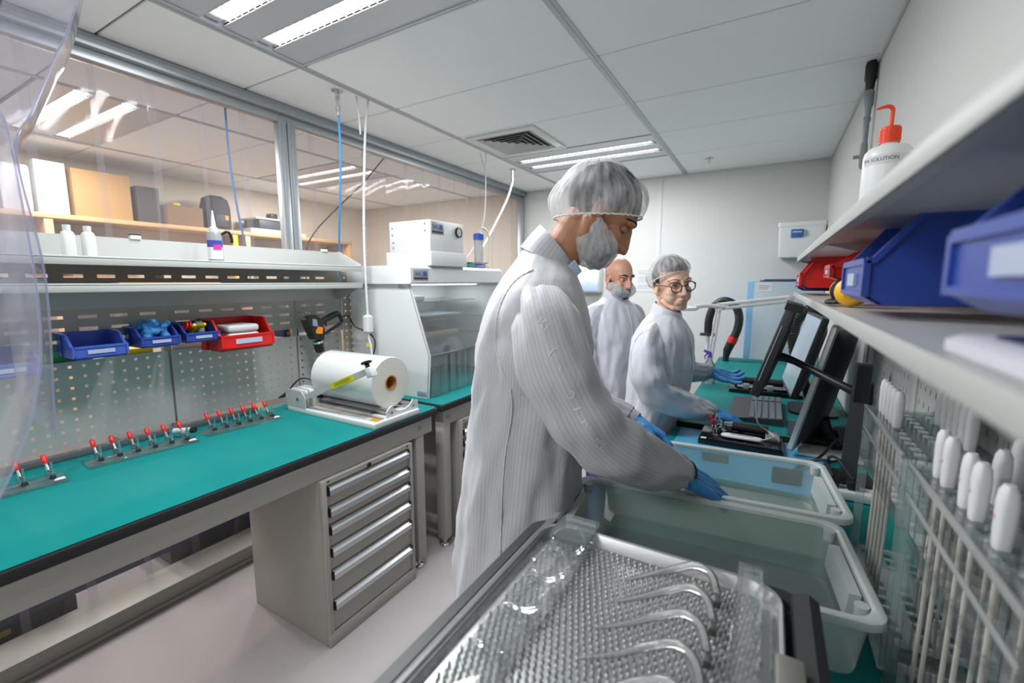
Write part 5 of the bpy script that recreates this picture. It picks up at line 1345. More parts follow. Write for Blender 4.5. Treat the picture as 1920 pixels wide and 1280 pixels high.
def net_mat(name, lo, hi, use_uv):
    m, nt, out = newmat(name)
    t = N(nt, 'ShaderNodeBsdfTransparent', Color=(1, 1, 1, 1))
    d = N(nt, 'ShaderNodeBsdfDiffuse', Color=rgb('#f1f3f6')); tl = N(nt, 'ShaderNodeBsdfTranslucent', Color=rgb('#f1f3f6'))
    md = N(nt, 'ShaderNodeMixShader', Fac=.4); nt.links.new(d.outputs[0], md.inputs[1]); nt.links.new(tl.outputs[0], md.inputs[2])
    no = N(nt, 'ShaderNodeTexNoise', Scale=1., Detail=5.); mp = nt.nodes.new('ShaderNodeMapping')
    if use_uv:
        src = nt.nodes.new('ShaderNodeUVMap').outputs[0]; mp.inputs['Scale'].default_value = (42, 3.0, 1)
    else:
        src = nt.nodes.new('ShaderNodeTexCoord').outputs['Object']; mp.inputs['Scale'].default_value = (60, 60, 26)
    nt.links.new(src, mp.inputs[0]); nt.links.new(mp.outputs[0], no.inputs['Vector'])
    r = nt.nodes.new('ShaderNodeMapRange'); r.inputs[1].default_value = .32; r.inputs[2].default_value = .72; r.inputs[3].default_value = lo; r.inputs[4].default_value = hi
    nt.links.new(no.outputs['Fac'], r.inputs[0])
    mx = nt.nodes.new('ShaderNodeMixShader'); nt.links.new(r.outputs[0], mx.inputs[0]); nt.links.new(t.outputs[0], mx.inputs[1]); nt.links.new(md.outputs[0], mx.inputs[2])
    nt.links.new(mx.outputs[0], out.inputs[0])
    return m
M_net = net_mat('hair_net', .14, .74, True)
M_netb = net_mat('beard_net', .5, .92, False)

def frame(o, az=0., pitch=0., roll=0., s=1.):
    """head frame: X forward, Z up; pitch > 0 looks down"""
    return Matrix.Translation(o) @ Euler((0, 0, az)).to_matrix().to_4x4() @ Euler((0, pitch, 0)).to_matrix().to_4x4() @ Euler((roll, 0, 0)).to_matrix().to_4x4() @ Matrix.Scale(s, 4)
def head_pieces(m, T, male=True, nose=1.):
    s = T.to_scale()[0]; Rm = T.to_3x3() @ Matrix.Scale(1 / s, 3)
    def E(c, r, rot=None): m.ell(T @ V(c), tuple(q * s for q in r), Rm @ rot if rot else Rm, 20, 14)
    def C(pts, rr): m.cap_chain([T @ V(p) for p in pts], [r * s for r in rr], 12)
    E((-.012, 0, .036), (.097, .075, .091))
    E((.028, 0, .022), (.062, .063, .072))
    E((.034, 0, -.042), (.056, .054 if male else .058, .066))
    E((.064, 0, -.094), (.026, .031 if male else .026, .021))
    for k in (-1, 1):
        C([(-.012, k * .058, -.035), (.0, k * .053, -.072), (.055, k * .024, -.098)], [.018, .017 if male else .014, .017])
        E((.056, k * .036, -.026), (.029, .025, .024))
        E((.077, k * .028, .027), (.017, .026, .010))
        if male: C([(.062, k * .028, -.056), (.078, k * .012, -.068)], [.018, .016])
        else: E((.052, k * .034, -.048), (.032, .026, .032)); E((.074, k * .014, -.070), (.018, .020, .022))
        # ear: rim, bowl and lobe
        er = [(-.010 + .013 * math.sin(a) - .004 * math.cos(a), k * (.074 + .010 * (1 if k else 1) * (.6 - .4 * math.sin(a))), -.006 + .028 * math.cos(a)) for a in [PI * q / 8 * 1.0 - 1.2 + PI for q in range(0, 12)]]
        C(er, [.0045] * len(er))
        E((-.006, k * .073, -.008), (.014, .006, .024)); E((.0, k * .074, -.034), (.008, .005, .008))
    n = nose
    C([(.089, 0, .020), (.099 + .004 * (n - 1), 0, .0), (.109 * 1 + .008 * (n - 1), 0, -.020), (.113 + .012 * (n - 1), 0, -.033)], [.0080, .0085, .0095, .0098])
    C([(.082, 0, .012), (.088, 0, -.014), (.092, 0, -.034)], [.013, .015, .016]); C([(.106 + .008 * (n - 1), 0, -.036), (.094, 0, -.046)], [.0085, .010])
    for k in (-1, 1): E((.100, k * .0125, -.036), (.013, .0078, .008))
    E((.086, 0, -.066), (.014, .024, .018))
    E((.0945, 0, -.0605), (.009, .021, .0055)); E((.0935, 0, -.0705), (.009, .018, .0065))
def finish_head(b, T):
    """press the eye sockets and the line between the lips into the fused skin"""
    s = T.to_scale()[0]; Ti = T.inverted(); fwd = (T.to_3x3() @ V((1, 0, 0))).normalized()
    for i, p in enumerate(b.v):
        q = Ti @ p
        if q.x < .03 or abs(q.z) > .1: continue
        for k in (-1, 1):
            d = math.hypot((q.y - k * .031) / 1.35, q.z - .006)
            if d < .017: b.v[i] = b.v[i] - fwd * (.0105 * s * (1 - (d / .017) ** 2))
        if abs(q.y) < .022 and abs(q.z + .0652) < .004: b.v[i] = b.v[i] - fwd * (.004 * s * (1 - abs(q.z + .0652) / .004))
def eyes(par, T, skin, look=(0, 0), brow=M_hair, lip=None, open_=1., browt=.0045):
    s = T.to_scale()[0]; Rm = T.to_3x3() @ Matrix.Scale(1 / s, 3)
    tree = BVHTree.FromPolygons([v.co.copy() for v in par.data.vertices], [list(p.vertices) for p in par.data.polygons])
    for k in (-1, 1):
        c = V((.0690, k * .0295, .005))
        e = MB().ell(T @ c, .0118 * s, Rm, 20, 14).build('eye', M_eyew, par, world=False)
        g = V((1, look[0], look[1])).normalized()
        ax = (T.to_3x3() @ g).normalized()
        MB().lathe([(.0, .0122 * s), (.0030 * s, .0119 * s), (.0056 * s, .0108 * s), (.0056 * s, .0095 * s)], T @ c, ax, n=16).build('iris', M_iris, e, world=False)
        # lids
        lid = MB()
        for top in (1, -1):
            def f(u, v, top=top):
                a = R(-118 + 236 * u); lim = (14 * open_ if top > 0 else -16) ; b = R(lim + (75 * top - lim) * v)
                return T @ (c + V((math.cos(b) * math.cos(a), math.cos(b) * math.sin(a), math.sin(b))) * .0132)
            lid.grid(f, 14, 6)
        lid.build('eyelid', skin, par, world=False, smooth=80)
        la = [T @ (c + V((math.cos(R(14 * open_)) * math.cos(R(a)), math.cos(R(14 * open_)) * math.sin(R(a)), math.sin(R(14 * open_)))) * .0136) for a in range(-70, 71, 14)]
        MB().tube(la, .0009 * s, 5).build('lashes', M_hair, par, world=False)
        bp = []
        for q in smooth_path([(.09, k * .015, .029), (.09, k * .024, .033), (.083, k * .040, .034), (.062, k * .057, .026)], 4):
            o_ = T @ V((.02, 0, .02)); d_ = (T @ q - o_).normalized(); h = tree.ray_cast(o_ + d_ * .2, -d_, .2)
            bp.append((h[0] if h[0] is not None else T @ q) + d_ * .0004)
        MB().tube(bp, [browt * s, browt * 1.15 * s, browt * s, .0015 * s], 8).build('eyebrow', brow, par, world=False)
    if lip:
        for z, r in ((-.0605, (.0055, .0165, .0034)), (-.0695, (.0055, .0145, .0042))):
            MB().ell(T @ V((.0985, 0, z)), tuple(q * s for q in r), Rm, 18, 10).build('lip', lip, par, world=False)
def hair_shell(par, T, mat, line):
    s = T.to_scale()[0]
    m = MB().ell((-.014, 0, .037), (.100, .078, .094), None, 40, 26)
    keep = []
    for f in m.f:
        c = sum((m.v[k] for k in f), V((0, 0, 0))) / len(f)
        if line(c): keep.append(f)
    m.f = keep; m.mi = [0] * len(keep)
    m.v = [T @ (p * (1 + .02 * fbm(p, 40))) for p in m.v]
    return m.build('hair', mat, par, world=False, smooth=80)

def hand_pieces(m, H, sd, curl, thumb_in=.0, s=1., spread=.0, g=1.):
    """H: X along the hand, Z out of its back; thumb on the +Y*sd side; curl: bend of each finger in degrees"""
    def P(p): return H @ V((p[0] * s, p[1] * s * sd, p[2] * s))
    ys = [.031, .0105, -.0105, -.030]; L = [.070, .078, .073, .057]; x0 = [.088, .092, .088, .080]
    m.cap_chain([P((-.035, 0, 0)), P((.0, 0, 0)), P((.02, .002, 0))], [.026 * s * g, .027 * s * g, .025 * s * g], 14)
    for i in range(4):
        m.cap_chain([P((.008, ys[i] * .7, 0)), P((.05, ys[i] * .95, .002)), P((x0[i], ys[i], .002))], [.0155 * s * g, .0145 * s * g, .0115 * s * g], 12)
        a = 0.; p = V((x0[i], ys[i], .002)); pts = [p.copy()]
        sp = R(spread * (1.5 - i))
        for fr, c in zip((.46, .30, .24), curl[i] if isinstance(curl[i], (list, tuple)) else (curl[i] * .8, curl[i], curl[i] * .7)):
            a += R(c); d = V((math.cos(a) * math.cos(sp), math.cos(a) * math.sin(sp), -math.sin(a))); p = p + d * (L[i] * fr); pts.append(p.copy())
        m.cap_chain([P(q) for q in pts], [.0098 * s * g, .0092 * s * g, .0084 * s * g, .0072 * s * g], 12)
    t = thumb_in
    m.cap_chain([P((.012, .018, -.004)), P((.038, .040, -.010)), P((.066, .056 - .016 * t, -.016 - .012 * t)), P((.092, .060 - .032 * t, -.020 - .022 * t))], [.017 * s * g, .0142 * s * g, .0112 * s * g, .0088 * s * g], 12)
def hframe(o, d, back):
    x = V(d).normalized(); z = V(back); z = (z - x * z.dot(x)).normalized(); y = z.cross(x)
    M = Matrix((x, y, z)).transposed().to_4x4(); M.translation = V(o)
    return M
def glove(par, H, sd, curl, s=1., thumb_in=0., spread=0., cuff=.05):
    m = MB(); hand_pieces(m, H, sd, curl, thumb_in, s, spread, 1.06)
    m.cap_chain([H @ V((.0, 0, 0)), H @ V((-cuff, 0, 0))], [.029 * s, .033 * s], 16)
    m = remesh(m, .0026, 5, .5)
    Hi = H.inverted()
    out = []
    for p in m.v:
        q = Hi @ p
        w_ = .0014 if q.x < .07 else .0006
        n_ = fbm(V((q.x * 60, q.y * 26, q.z * 26)), 1.)
        out.append(p + V((n_, fbm(q + V((3, 1, 0)), 50), fbm(q + V((0, 5, 0)), 50))) * w_)
    m.v = out
    return m.build('glove', M_glove, par, world=False, smooth=180)

def body(name, label, loc, az, J, T, skin, voxel, hands=(), male=True, nose=1.):
    """one continuous skin: head, neck, trunk, arms and legs through the joints J (local, X forward, Y left)"""
    m = MB(); head_pieces(m, T, male, nose)
    s = T.to_scale()[0]
    nk = T @ V((-.022, 0, -.055)); nr = .054 if male else .047
    m.cap_chain([nk, nk.lerp(V(J['neck']), .5), V(J['neck'])], [nr, nr * 1.0, nr * 1.12], 18)
    m.cap_chain([V(J['neck']), V(J['neck']).lerp(V(J['pelvis']), .2), V(J['neck']).lerp(V(J['pelvis']), .6), V(J['pelvis'])], [.06, .085, .085, .095], 16)
    for k in 'RL':
        S, E_, W = V(J['sh' + k]), V(J['el' + k]), V(J['wr' + k])
        m.cap_chain([V(J['neck']) + V((0, 0, -.05)), S], [.06, .045], 12)
        m.cap_chain([S, S.lerp(E_, .5), E_, E_.lerp(W, .4), W], [.045, .040, .034, .034, .024], 12)
        hp, kn, an = V(J['hip' + k]), V(J['kn' + k]), V(J['an' + k])
        m.cap_chain([V(J['pelvis']), hp], [.085, .078], 12)
        m.cap_chain([hp, kn, kn.lerp(an, .35), an], [.072, .048, .046, .034], 12)
        m.cap_chain([an + V((0, 0, -.045)), an + V((.10, 0, -.062))], [.030, .018], 10)
    for H, sd, curl, th in hands: hand_pieces(m, H, sd, curl, th)
    b = remesh(m, voxel, 5, .5)
    finish_head(b, T)
    o = b.build(name, skin, None, smooth=180)
    o.location = loc; o.rotation_euler = (0, 0, az)
    MW[o.name] = Matrix.Translation(loc) @ Matrix.Rotation(az, 4, 'Z')
    return tag(o, label, 'person')
def coat_mesh(rings, sleeves, seed=0, amp=1., n=96):
    m = MB()
    def ev(z):
        for i in range(len(rings) - 1):
            a, b = rings[i], rings[i + 1]
            if z <= b[0] + 1e-9: 
                t = (z - a[0]) / (b[0] - a[0]); return [a[k] + (b[k] - a[k]) * t for k in range(len(a))]
        return list(rings[-1])
    zs = []
    z = rings[0][0]
    while z < rings[-1][0]:
        zs.append(z); z += .022 if z < rings[-4][0] else .010
    zs.append(rings[-1][0])
    R_ = []
    for z in zs:
        _, cx, cy, a, b, tl = ev(z)
        rg = []
        for k in range(n):
            th = 2 * PI * k / n; c, s = math.cos(th), math.sin(th); e = 2 / 2.35
            x = a * abs(c) ** e * (1 if c > 0 else -1); y = b * abs(s) ** e * (1 if s > 0 else -1)
            up = (z - rings[0][0]) / (rings[-1][0] - rings[0][0])
            w_ = amp * ((.011 * (1 - up) + .002) * math.sin(5 * th + 2.2 * fbm(V((th, z * 1.6, seed)), 1.) * 2 + seed) * (1 - .5 * up) + .010 * fbm(V((math.cos(th) * 2.2, math.sin(th) * 2.2, z * 5 + seed)), 1.3) + .004 * fbm(V((math.cos(th) * 5, math.sin(th) * 5, z * 11 + seed)), 1.6))
            if up > .86: w_ *= max(.15, (1 - up) / .14)
            d = V((x / a / a, y / b / b, 0)).normalized()
            rg.append(V((cx + x, cy + y, z + tl * x)) + d * w_)
        R_.append(rg)
    mean = .5 * (rings[2][3] + rings[2][4])
    m.loft(R_, False, False, True, uv=lambda i, k: (2 * PI * k / n * mean, zs[i]))
    for path, rad, sd, fold in sleeves:
        P = smooth_path(path, 9); rr = lerp_list(rad, len(P)); ns = 48
        x, y, d = basis(P[1] - P[0], (0, 1, 0)); RR = []; S = [0.]
        for i, p in enumerate(P):
            t = (P[min(i + 1, len(P) - 1)] - P[max(i - 1, 0)]).normalized()
            q = d.rotation_difference(t); x = q @ x; d = t; x = (x - d * x.dot(d)).normalized(); y = d.cross(x)
            if i: S.append(S[-1] + (p - P[i - 1]).length)
            u = i / (len(P) - 1); rg = []
            for k in range(ns):
                th = 2 * PI * k / ns
                en = math.exp(-((u - fold) / .16) ** 2)
                w_ = amp * (en * .0045 * math.sin(S[-1] * 62 + 1.8 * math.sin(th + sd) + 2 * fbm(V((th, u * 4, sd)), 1)) + .010 * fbm(V((math.cos(th) * 1.5 + sd, math.sin(th) * 1.5, S[-1] * 4.5)), 1.2) + .0028 * fbm(V((math.cos(th) * 4 + sd, math.sin(th) * 4, S[-1] * 12)), 1.2) + .004 * math.sin(4 * th + 14 * S[-1] + sd) * math.sin(PI * u))
                if u > .93: w_ = w_ * .5 + .0025 * math.sin(11 * th)
                if u < .25: w_ = w_ * (.25 + 3 * u)
                rg.append(p + (rr[i] + w_) * (math.cos(th) * x + math.sin(th) * y))
            RR.append(rg)
        mr = sum(rr) / len(rr)
        m.loft(RR, True, False, True, uv=lambda i, k, S=S, mr=mr: (2 * PI * k / ns * mr, S[i]))
    return m
def bouffant(par, M, a, b, h, seed=0, n=120, name='hair_net', rimmat=None, drop=0.):
    """gathered cap: M frame with Z up through the crown, rim ellipse a x b, height h"""
    nv = 26; Rg = []
    for j in range(nv + 1):
        v = j / nv; ph = PI / 2 * v
        k = 1.0 + .17 * math.sin(PI * min(1, v * 1.9)) * (1 if v < .53 else 0)
        rad = k * math.cos(ph) ** .72 if v < 1 else 0.004
        z = h * math.sin(ph) ** 1.05
        rg = []
        for i in range(n):
            th = 2 * PI * i / n
            ple = (.0018 * math.sin(34 * th + 2.5 * fbm(V((math.cos(th) * 2, math.sin(th) * 2, v * 3 + seed)), 1) * 3) * (1 - v) ** .6
                   + .006 * fbm(V((math.cos(th) * 3.0 + seed, math.sin(th) * 3.0, v * 1.2)), 1.3) * math.sin(PI * min(1, v + .12)) + .0035 * fbm(V((math.cos(th) * 14 + seed, math.sin(th) * 14, v * 1.5)), 1.2))
            dz = drop * math.cos(th) * (1 - v)
            rg.append(M @ V((math.cos(th) * (a * rad + ple * (rad > .1)), math.sin(th) * (b * rad + ple * (rad > .1)), z + dz + .3 * ple)))
        Rg.append(rg)
    m = MB(); m.loft(Rg, False, True, True, uv=lambda i, k: (k / n, i / nv))
    o = m.build(name, M_net, par, world=False, smooth=180)
    rim = [M @ V((math.cos(t) * a * 1.0, math.sin(t) * b * 1.0, drop * math.cos(t) + .0015 * math.sin(40 * t))) for t in [2 * PI * k / 90 for k in range(91)]]
    MB().tube(rim, .0022, 6, cap=False).build('elastic', pmat('elastic_white', '#e4e6ea', .6) if 'elastic_white' not in bpy.data.materials else bpy.data.materials['elastic_white'], o, world=False)
    return o
def beard_cover(par, T, seed, r=(.074, .076, .062), c=(.036, 0, -.074), up=(-.008, .076, -.012), out=.0):
    m = MB(); s = T.to_scale()[0]; Rm = T.to_3x3() @ Matrix.Scale(1 / s, 3)
    m.ell(T @ V(c), tuple(q * s for q in r), Rm, 28, 18)
    for k in (-1, 1):
        m.cap_chain([T @ V((c[0] + .018, k * .048, -.062)), T @ V((c[0] - .012, k * .066, -.044)), T @ V((up[0], k * up[1], up[2]))], [.042 * s, .026 * s, .004 * s], 12)
    m = remesh(m, .004, 4)
    Ti = T.inverted()
    o_ = []
    for p in m.v:
        q = Ti @ p; d = (p - T @ V(c)).normalized()
        dist = (q - V((up[0], math.copysign(up[1], q.y), up[2]))).length
        pl = math.sin(90 * math.atan2(q.z - up[2], q.x - up[0] + .001) * .35 + 3 * fbm(q, 25)) * .0013
        o_.append(p + d * (pl * min(1, dist / .03) + .0032 * fbm(q + V((seed, 0, 0)), 20) + .0006 * fbm(q, 60)))
    m.v = o_
    # open above the mouth line so the nose stays free
    return m.build('beard_cover', M_netb, par, world=False, smooth=180)
def beard(par, T, mat, lo=-.03):
    s = T.to_scale()[0]; Rm = T.to_3x3() @ Matrix.Scale(1 / s, 3)
    m = MB()
    m.ell(T @ V((.038, 0, -.070)), (.063 * s, .062 * s, .050 * s), Rm, 26, 16)
    m.ell(T @ V((.068, 0, -.094)), (.033 * s, .036 * s, .028 * s), Rm, 20, 12)
    m.ell(T @ V((.089, 0, -.051)), (.013 * s, .028 * s, .007 * s), Rm, 16, 8)
    for k in (-1, 1): m.cap_chain([T @ V((.004, k * .060, -.02)), T @ V((.014, k * .052, -.068))], [.010 * s, .014 * s], 12)
    m = remesh(m, .004, 4)
    m.v = [p + V((fbm(p, 70), fbm(p + V((4, 0, 0)), 70), fbm(p + V((0, 4, 0)), 70))) * .002 for p in m.v]
    return m.build('beard', mat, par, world=False, smooth=180)
def collar(par, base, top, mat, tab=True, thick=.004):
    """standing collar between two ellipses (centre, a, b, tilt about Y)"""
    def ring(c, a, b, tl, n=40): return [V((c[0] + a * math.cos(t), c[1] + b * math.sin(t), c[2] + tl * a * math.cos(t))) for t in [2 * PI * k / n for k in range(n)]]
    b0 = ring(*base); t0 = ring(*top); ti = ring(top[0], top[1] - thick, top[2] - thick, top[3]); bi = ring(base[0], base[1] - thick, base[2] - thick, base[3])
    n = len(b0); mid = [p.lerp(q, .5) + V((.002 * math.cos(2 * PI * k / n), .002 * math.sin(2 * PI * k / n), 0)) for k, (p, q) in enumerate(zip(b0, t0))]
    m = MB(); m.loft([b0, mid, t0, ti, bi], False, False, True, uv=lambda i, k: (k * .009, i * .03))
    o = m.build('collar', mat, par, world=False, smooth=60)
    return o
def legs(par, J, mat, shoemat, trname='trousers', r=(.092, .075, .062)):
    m = MB()
    for k in 'RL':
        hp, kn, an = V(J['hip' + k]), V(J['kn' + k]), V(J['an' + k])
        m.tube([V((hp.x, hp.y, hp.z + .10)), hp, kn, kn.lerp(an, .5), an + V((0, 0, -.045))], [.075, r[0], r[1], r[2], r[2]], 24)
        m.v[-120:] = [p + V((fbm(p, 14), fbm(p + V((3, 0, 0)), 14), 0)) * .006 for p in m.v[-120:]]
    m.build(trname, mat, par, world=False, smooth=80)
    for k in 'RL':
        an = V(J['an' + k]); s = MB()
        prof = [(-.075, .030, .045), (-.05, .040, .085), (.0, .042, .10), (.06, .045, .06), (.12, .046, .045), (.17, .036, .035), (.185, .015, .02)]
        s.loft([[V((an.x + x, an.y + w_ * math.cos(t), max(.001, (h / 2) + h / 2 * math.sin(t)))) for t in [2 * PI * q / 20 for q in range(20)]] for x, w_, h in prof])
        s.build('shoe', shoemat, par, world=False, smooth=60)

# ------------------------------------------------------------------ 1. the standing man in front
T1 = frame((.196, 0, 1.668), R(-2), R(40), 0, .94)
J1 = dict(neck=(.055, 0, 1.50), pelvis=(.0, 0, .95), shR=(.045, -.155, 1.405), elR=(.165, -.205, 1.165), wrR=(.393, -.101, 1.032), shL=(.045, .155, 1.405), elL=(.13, .23, 1.17), wrL=(.335, .12, 1.085),
          hipR=(-.02, -.09, .90), hipL=(-.02, .09, .90), knR=(.0, -.11, .49), knL=(.0, .11, .49), anR=(-.03, -.12, .085), anL=(-.03, .12, .085))
P1 = body('person', 'man in striped white coat, hair net and beard cover bending over the plastic crates', (-.56, 1.02, 0), R(28), J1, T1, M_skin1, .0036, nose=1.2)
eyes(P1, T1, M_skin1, (0, -.6), M_hair, M_lip, -2.2, .0044)
hair_shell(P1, T1, M_hair, lambda c: c.z > .052 or (c.x < -.02 and c.z > -.045) or (c.x < .03 and c.z > .01))
beard(P1, T1, M_beard)
rings1 = [(.42, -.035, 0, .180, .255, 0), (.60, -.028, 0, .172, .245, 0), (.80, -.016, 0, .160, .225, 0), (1.08, .008, 0, .155, .205, 0), (1.23, .024, 0, .153, .198, 0), (1.34, .028, 0, .148, .198, 0),
          (1.42, .034, 0, .132, .196, .0), (1.47, .042, 0, .115, .184, -.02), (1.508, .050, 0, .096, .146, -.08), (1.538, .060, 0, .078, .102, -.2), (1.56, .068, 0, .066, .074, -.35)]
slR = ([(.040, -.070, 1.452), (.046, -.132, 1.440), (.056, -.180, 1.402), (.074, -.205, 1.335), (.105, -.215, 1.265), (.165, -.213, 1.170), (.25, -.180, 1.105), (.33, -.135, 1.062), (.388, -.104, 1.036)], [.048, .062, .075, .082, .080, .076, .068, .058, .042], 0.7, .62)
slL = ([(.040, .070, 1.452), (.046, .132, 1.440), (.056, .180, 1.402), (.068, .205, 1.335), (.09, .225, 1.265), (.135, .230, 1.165), (.22, .185, 1.115), (.32, .128, 1.088)], [.050, .069, .081, .084, .080, .076, .060, .042], 3.1, .62)
ct1 = coat_mesh(rings1, [slR, slL], 2.0).build('coat', M_coat, P1, world=False, smooth=180, fix=False)
collar(P1, ((.060, 0, 1.545), .066, .082, -.65), ((.089, 0, 1.588), .046, .066, -1.2), M_coat)
H1 = hframe((.393, -.101, 1.030), (.66, .10, -.36), (.35, -.25, .8))
for k in 'RL':
    w_ = slR[0] if k == 'R' else slL[0]
    a, b = V(w_[-2]), V(w_[-1]); d = (b - a).normalized()
    MB().tube([b - d * .02, b + d * .005, b + d * .022], [.040, .040, .034], 24).build('cuff', M_cuff, P1, world=False, smooth=60)
MB().tube([V(slR[0][-1]) + d * 0 + (V(slR[0][-1]) - V(slR[0][-2])).normalized() * q for q in (.016, .030)], [.0355, .0345], 20).build('inner_cuff', M_ink, P1, world=False)
glove(P1, H1, 1, [12, 8, 9, 14], 1.04, .3, 3.)
H1L = hframe((.335, .12, 1.085), (.7, -.5, -.35), (.3, .5, .8))
glove(P1, H1L, -1, [30, 32, 34, 36], 1.0, .3, 3.)
legs(P1, J1, M_trous, M_shoe)
tb = MB().cbox((.128, -.060, 1.530), (.030, .004, .036), .002, (0, R(-38), R(28))); tb.build('collar_tab', pmat('tab_blue_white', '#c3d2ea', .6), P1, world=False)
Mc = Matrix.Translation((.190, 0, 1.658)) @ Euler((0, R(0), 0)).to_matrix().to_4x4()
bouffant(P1, Mc, .110, .088, .142, 1.0, drop=-.002)
bc = beard_cover(P1, T1, 1.)
MB().tube([T1 @ V(p) for p in ((-.006, -.079, -.014), (-.014, -.083, -.002), (-.030, -.084, .016))], .0012, 6).build('ear_loop', M_white, P1, world=False)

from mathutils.bvhtree import BVHTree
def seam(par, coat, pts, y0, mat, r=.0017, amp=.0007, sgn=1):
    P = smooth_path([(f_, y0, z_) for f_, z_ in pts], 14); out = []
    tree = BVHTree.FromPolygons([v.co.copy() for v in coat.data.vertices], [list(p.vertices) for p in coat.data.polygons])
    for i, p in enumerate(P):
        h = tree.ray_cast(p, V((0, sgn, 0)), 1.)
        if h[0] is not None: out.append(h[0] + V((amp * math.sin(i * 1.9), -sgn * .0008, amp * math.cos(i * 1.3))))
    if len(out) > 3: MB().tube(out, r, 6).build('seam', mat, coat, world=False)
# faint pale mirrored characters down the sleeve
from mathutils.bvhtree import BVHTree
bv = BVHTree.FromPolygons([v.co.copy() for v in ct1.data.vertices], [list(p.vertices) for p in ct1.data.polygons])
M_thread = pmat('coat_seam', '#cdcdd1', .6)
seam(P1, ct1, [(.026, 1.527), (-.006, 1.509), (-.03, 1.482), (-.05, 1.44), (-.058, 1.39), (-.055, 1.34), (-.036, 1.29)], -.6, M_thread)
seam(P1, ct1, [(-.022, 1.262), (-.020, 1.205), (-.035, 1.105), (-.042, 1.01), (-.045, .90), (-.05, .75), (-.055, .55)], -.6, M_thread)
m_mark = pmat('pale_marks', '#dedee2', .5)
for ch, fx, fz, sz in (('I2I', .047, 1.415, .026), (')', .066, 1.362, .026), ('v', .082, 1.330, .020), ('C', .101, 1.275, .026), ('A', .117, 1.243, .024), ('H', .133, 1.216, .024), ('I2I', .160, 1.172, .026)):
    def bd(u, w_, fx=fx, fz=fz):
        c, s = math.cos(R(-42)), math.sin(R(-42))
        p = V((fx - u * c + w_ * s * -1, -.6, fz - u * s + w_ * c))
        h = bv.ray_cast(p, V((0, 1, 0)), 1.)
        return (h[0] + h[1] * .0012 * (1 if h[1].y < 0 else -1)) if h[0] is not None else p + V((0, .4, 0))
    MB().text(ch, (0, 0, 0), (1, 0, 0), (0, 0, 1), sz, bend=bd).build('sleeve_marks', m_mark, ct1, world=False, smooth=0, fix=False)

# ------------------------------------------------------------------ 2. the woman
T2 = frame((.040, .0, 1.488), R(-42), R(6), R(7), .95)
J2 = dict(neck=(.01, 0, 1.33), pelvis=(-.045, 0, .90), shR=(.0, -.13, 1.245), elR=(.045, -.175, 1.045), wrR=(.228, .015, .938), shL=(.0, .13, 1.245), elL=(.03, .20, 1.07), wrL=(.165, .245, 1.068),
          hipR=(-.055, -.085, .82), hipL=(-.055, .085, .82), knR=(-.07, -.095, .45), knL=(-.07, .095, .45), anR=(-.10, -.10, .085), anL=(-.10, .10, .085))
P2 = body('person', 'woman in white coat, hair net and brown glasses working at the far right bench', (-.42, 2.08, 0), R(-8), J2, T2, M_skin2, .0036, male=False, nose=.8)
eyes(P2, T2, M_skin2, (.1, -.05), pmat('brow_brown', '#5a4233', .7), M_lip2, 1., .0022)
hair_shell(P2, T2, M_hairb, lambda c: c.z > .066 or (c.x < -.02 and c.z > -.06) or (c.x < .015 and c.z > .02))
rings2 = [(.55, -.065, 0, .125, .205, 0), (.70, -.055, 0, .122, .20, 0), (.85, -.040, 0, .114, .19, 0), (.97, -.004, 0, .124, .178, 0), (1.14, .012, 0, .130, .174, 0), (1.22, .012, 0, .124, .172, 0),
          (1.27, .012, 0, .110, .165, 0), (1.305, .012, 0, .094, .148, -.02), (1.332, .014, 0, .078, .114, -.06), (1.35, .018, 0, .066, .080, -.12), (1.368, .022, 0, .058, .064, -.16)]
s2R = ([(.004, -.065, 1.282), (.004, -.115, 1.272), (.004, -.155, 1.243), (.008, -.178, 1.185), (.018, -.190, 1.12), (.048, -.172, 1.04), (.11, -.105, .988), (.175, -.035, .955), (.222, .010, .940)], [.040, .054, .066, .070, .069, .070, .062, .050, .038], 1.3, .55)
s2L = ([(.004, .065, 1.282), (.004, .115, 1.272), (.002, .158, 1.243), (.002, .185, 1.185), (.01, .20, 1.13), (.035, .205, 1.07), (.09, .222, 1.062), (.150, .240, 1.068)], [.040, .054, .066, .070, .068, .062, .052, .038], 4.2, .62)
ct2 = coat_mesh(rings2, [s2R, s2L], 5.0, .95).build('coat', M_coatf, P2, world=False, smooth=180, fix=False)
collar(P2, ((.016, 0, 1.338), .070, .078, -.2), ((.026, 0, 1.388), .060, .064, -.42), M_coatf)
MB().cbox((.078, -.016, 1.345), (.004, .034, .042), .003, (R(20), R(-18), R(-10))).build('collar_tab', M_coatf, P2, world=False)
MB().tube([(.146, .006, 1.10), (.140, .004, 1.18), (.126, .002, 1.26), (.10, .0, 1.31)], .0028, 6, smooth=3).build('placket', M_coatf, P2, world=False)
seam(P2, ct2, [(.018, 1.30), (-.012, 1.285), (-.034, 1.25), (-.040, 1.21), (-.034, 1.16), (-.02, 1.12)], -.6, M_thread)
for w_ in (s2R[0], s2L[0]):
    a, b = V(w_[-2]), V(w_[-1]); d = (b - a).normalized()
    MB().tube([b - d * .03, b - d * .005, b + d * .02], [.042, .039, .033], 24).build('cuff', M_cuff, P2, world=False, smooth=60)
H2 = hframe((.232, .02, .936), (.62, .28, -.20), (.2, -.1, 1))
glove(P2, H2, 1, [(14, 12, 8), (10, 10, 8), (10, 10, 8), (14, 12, 8)], .93, .1, 5.)
H2L = hframe((.165, .245, 1.068), (.92, .05, -.16), (-.25, .45, -.9))
glove(P2, H2L, 1, [(8, 14, 12), (16, 18, 14), (20, 20, 16), (22, 20, 16)], .93, .0, 6.)
legs(P2, J2, M_trous, M_shoe, r=(.085, .07, .058))
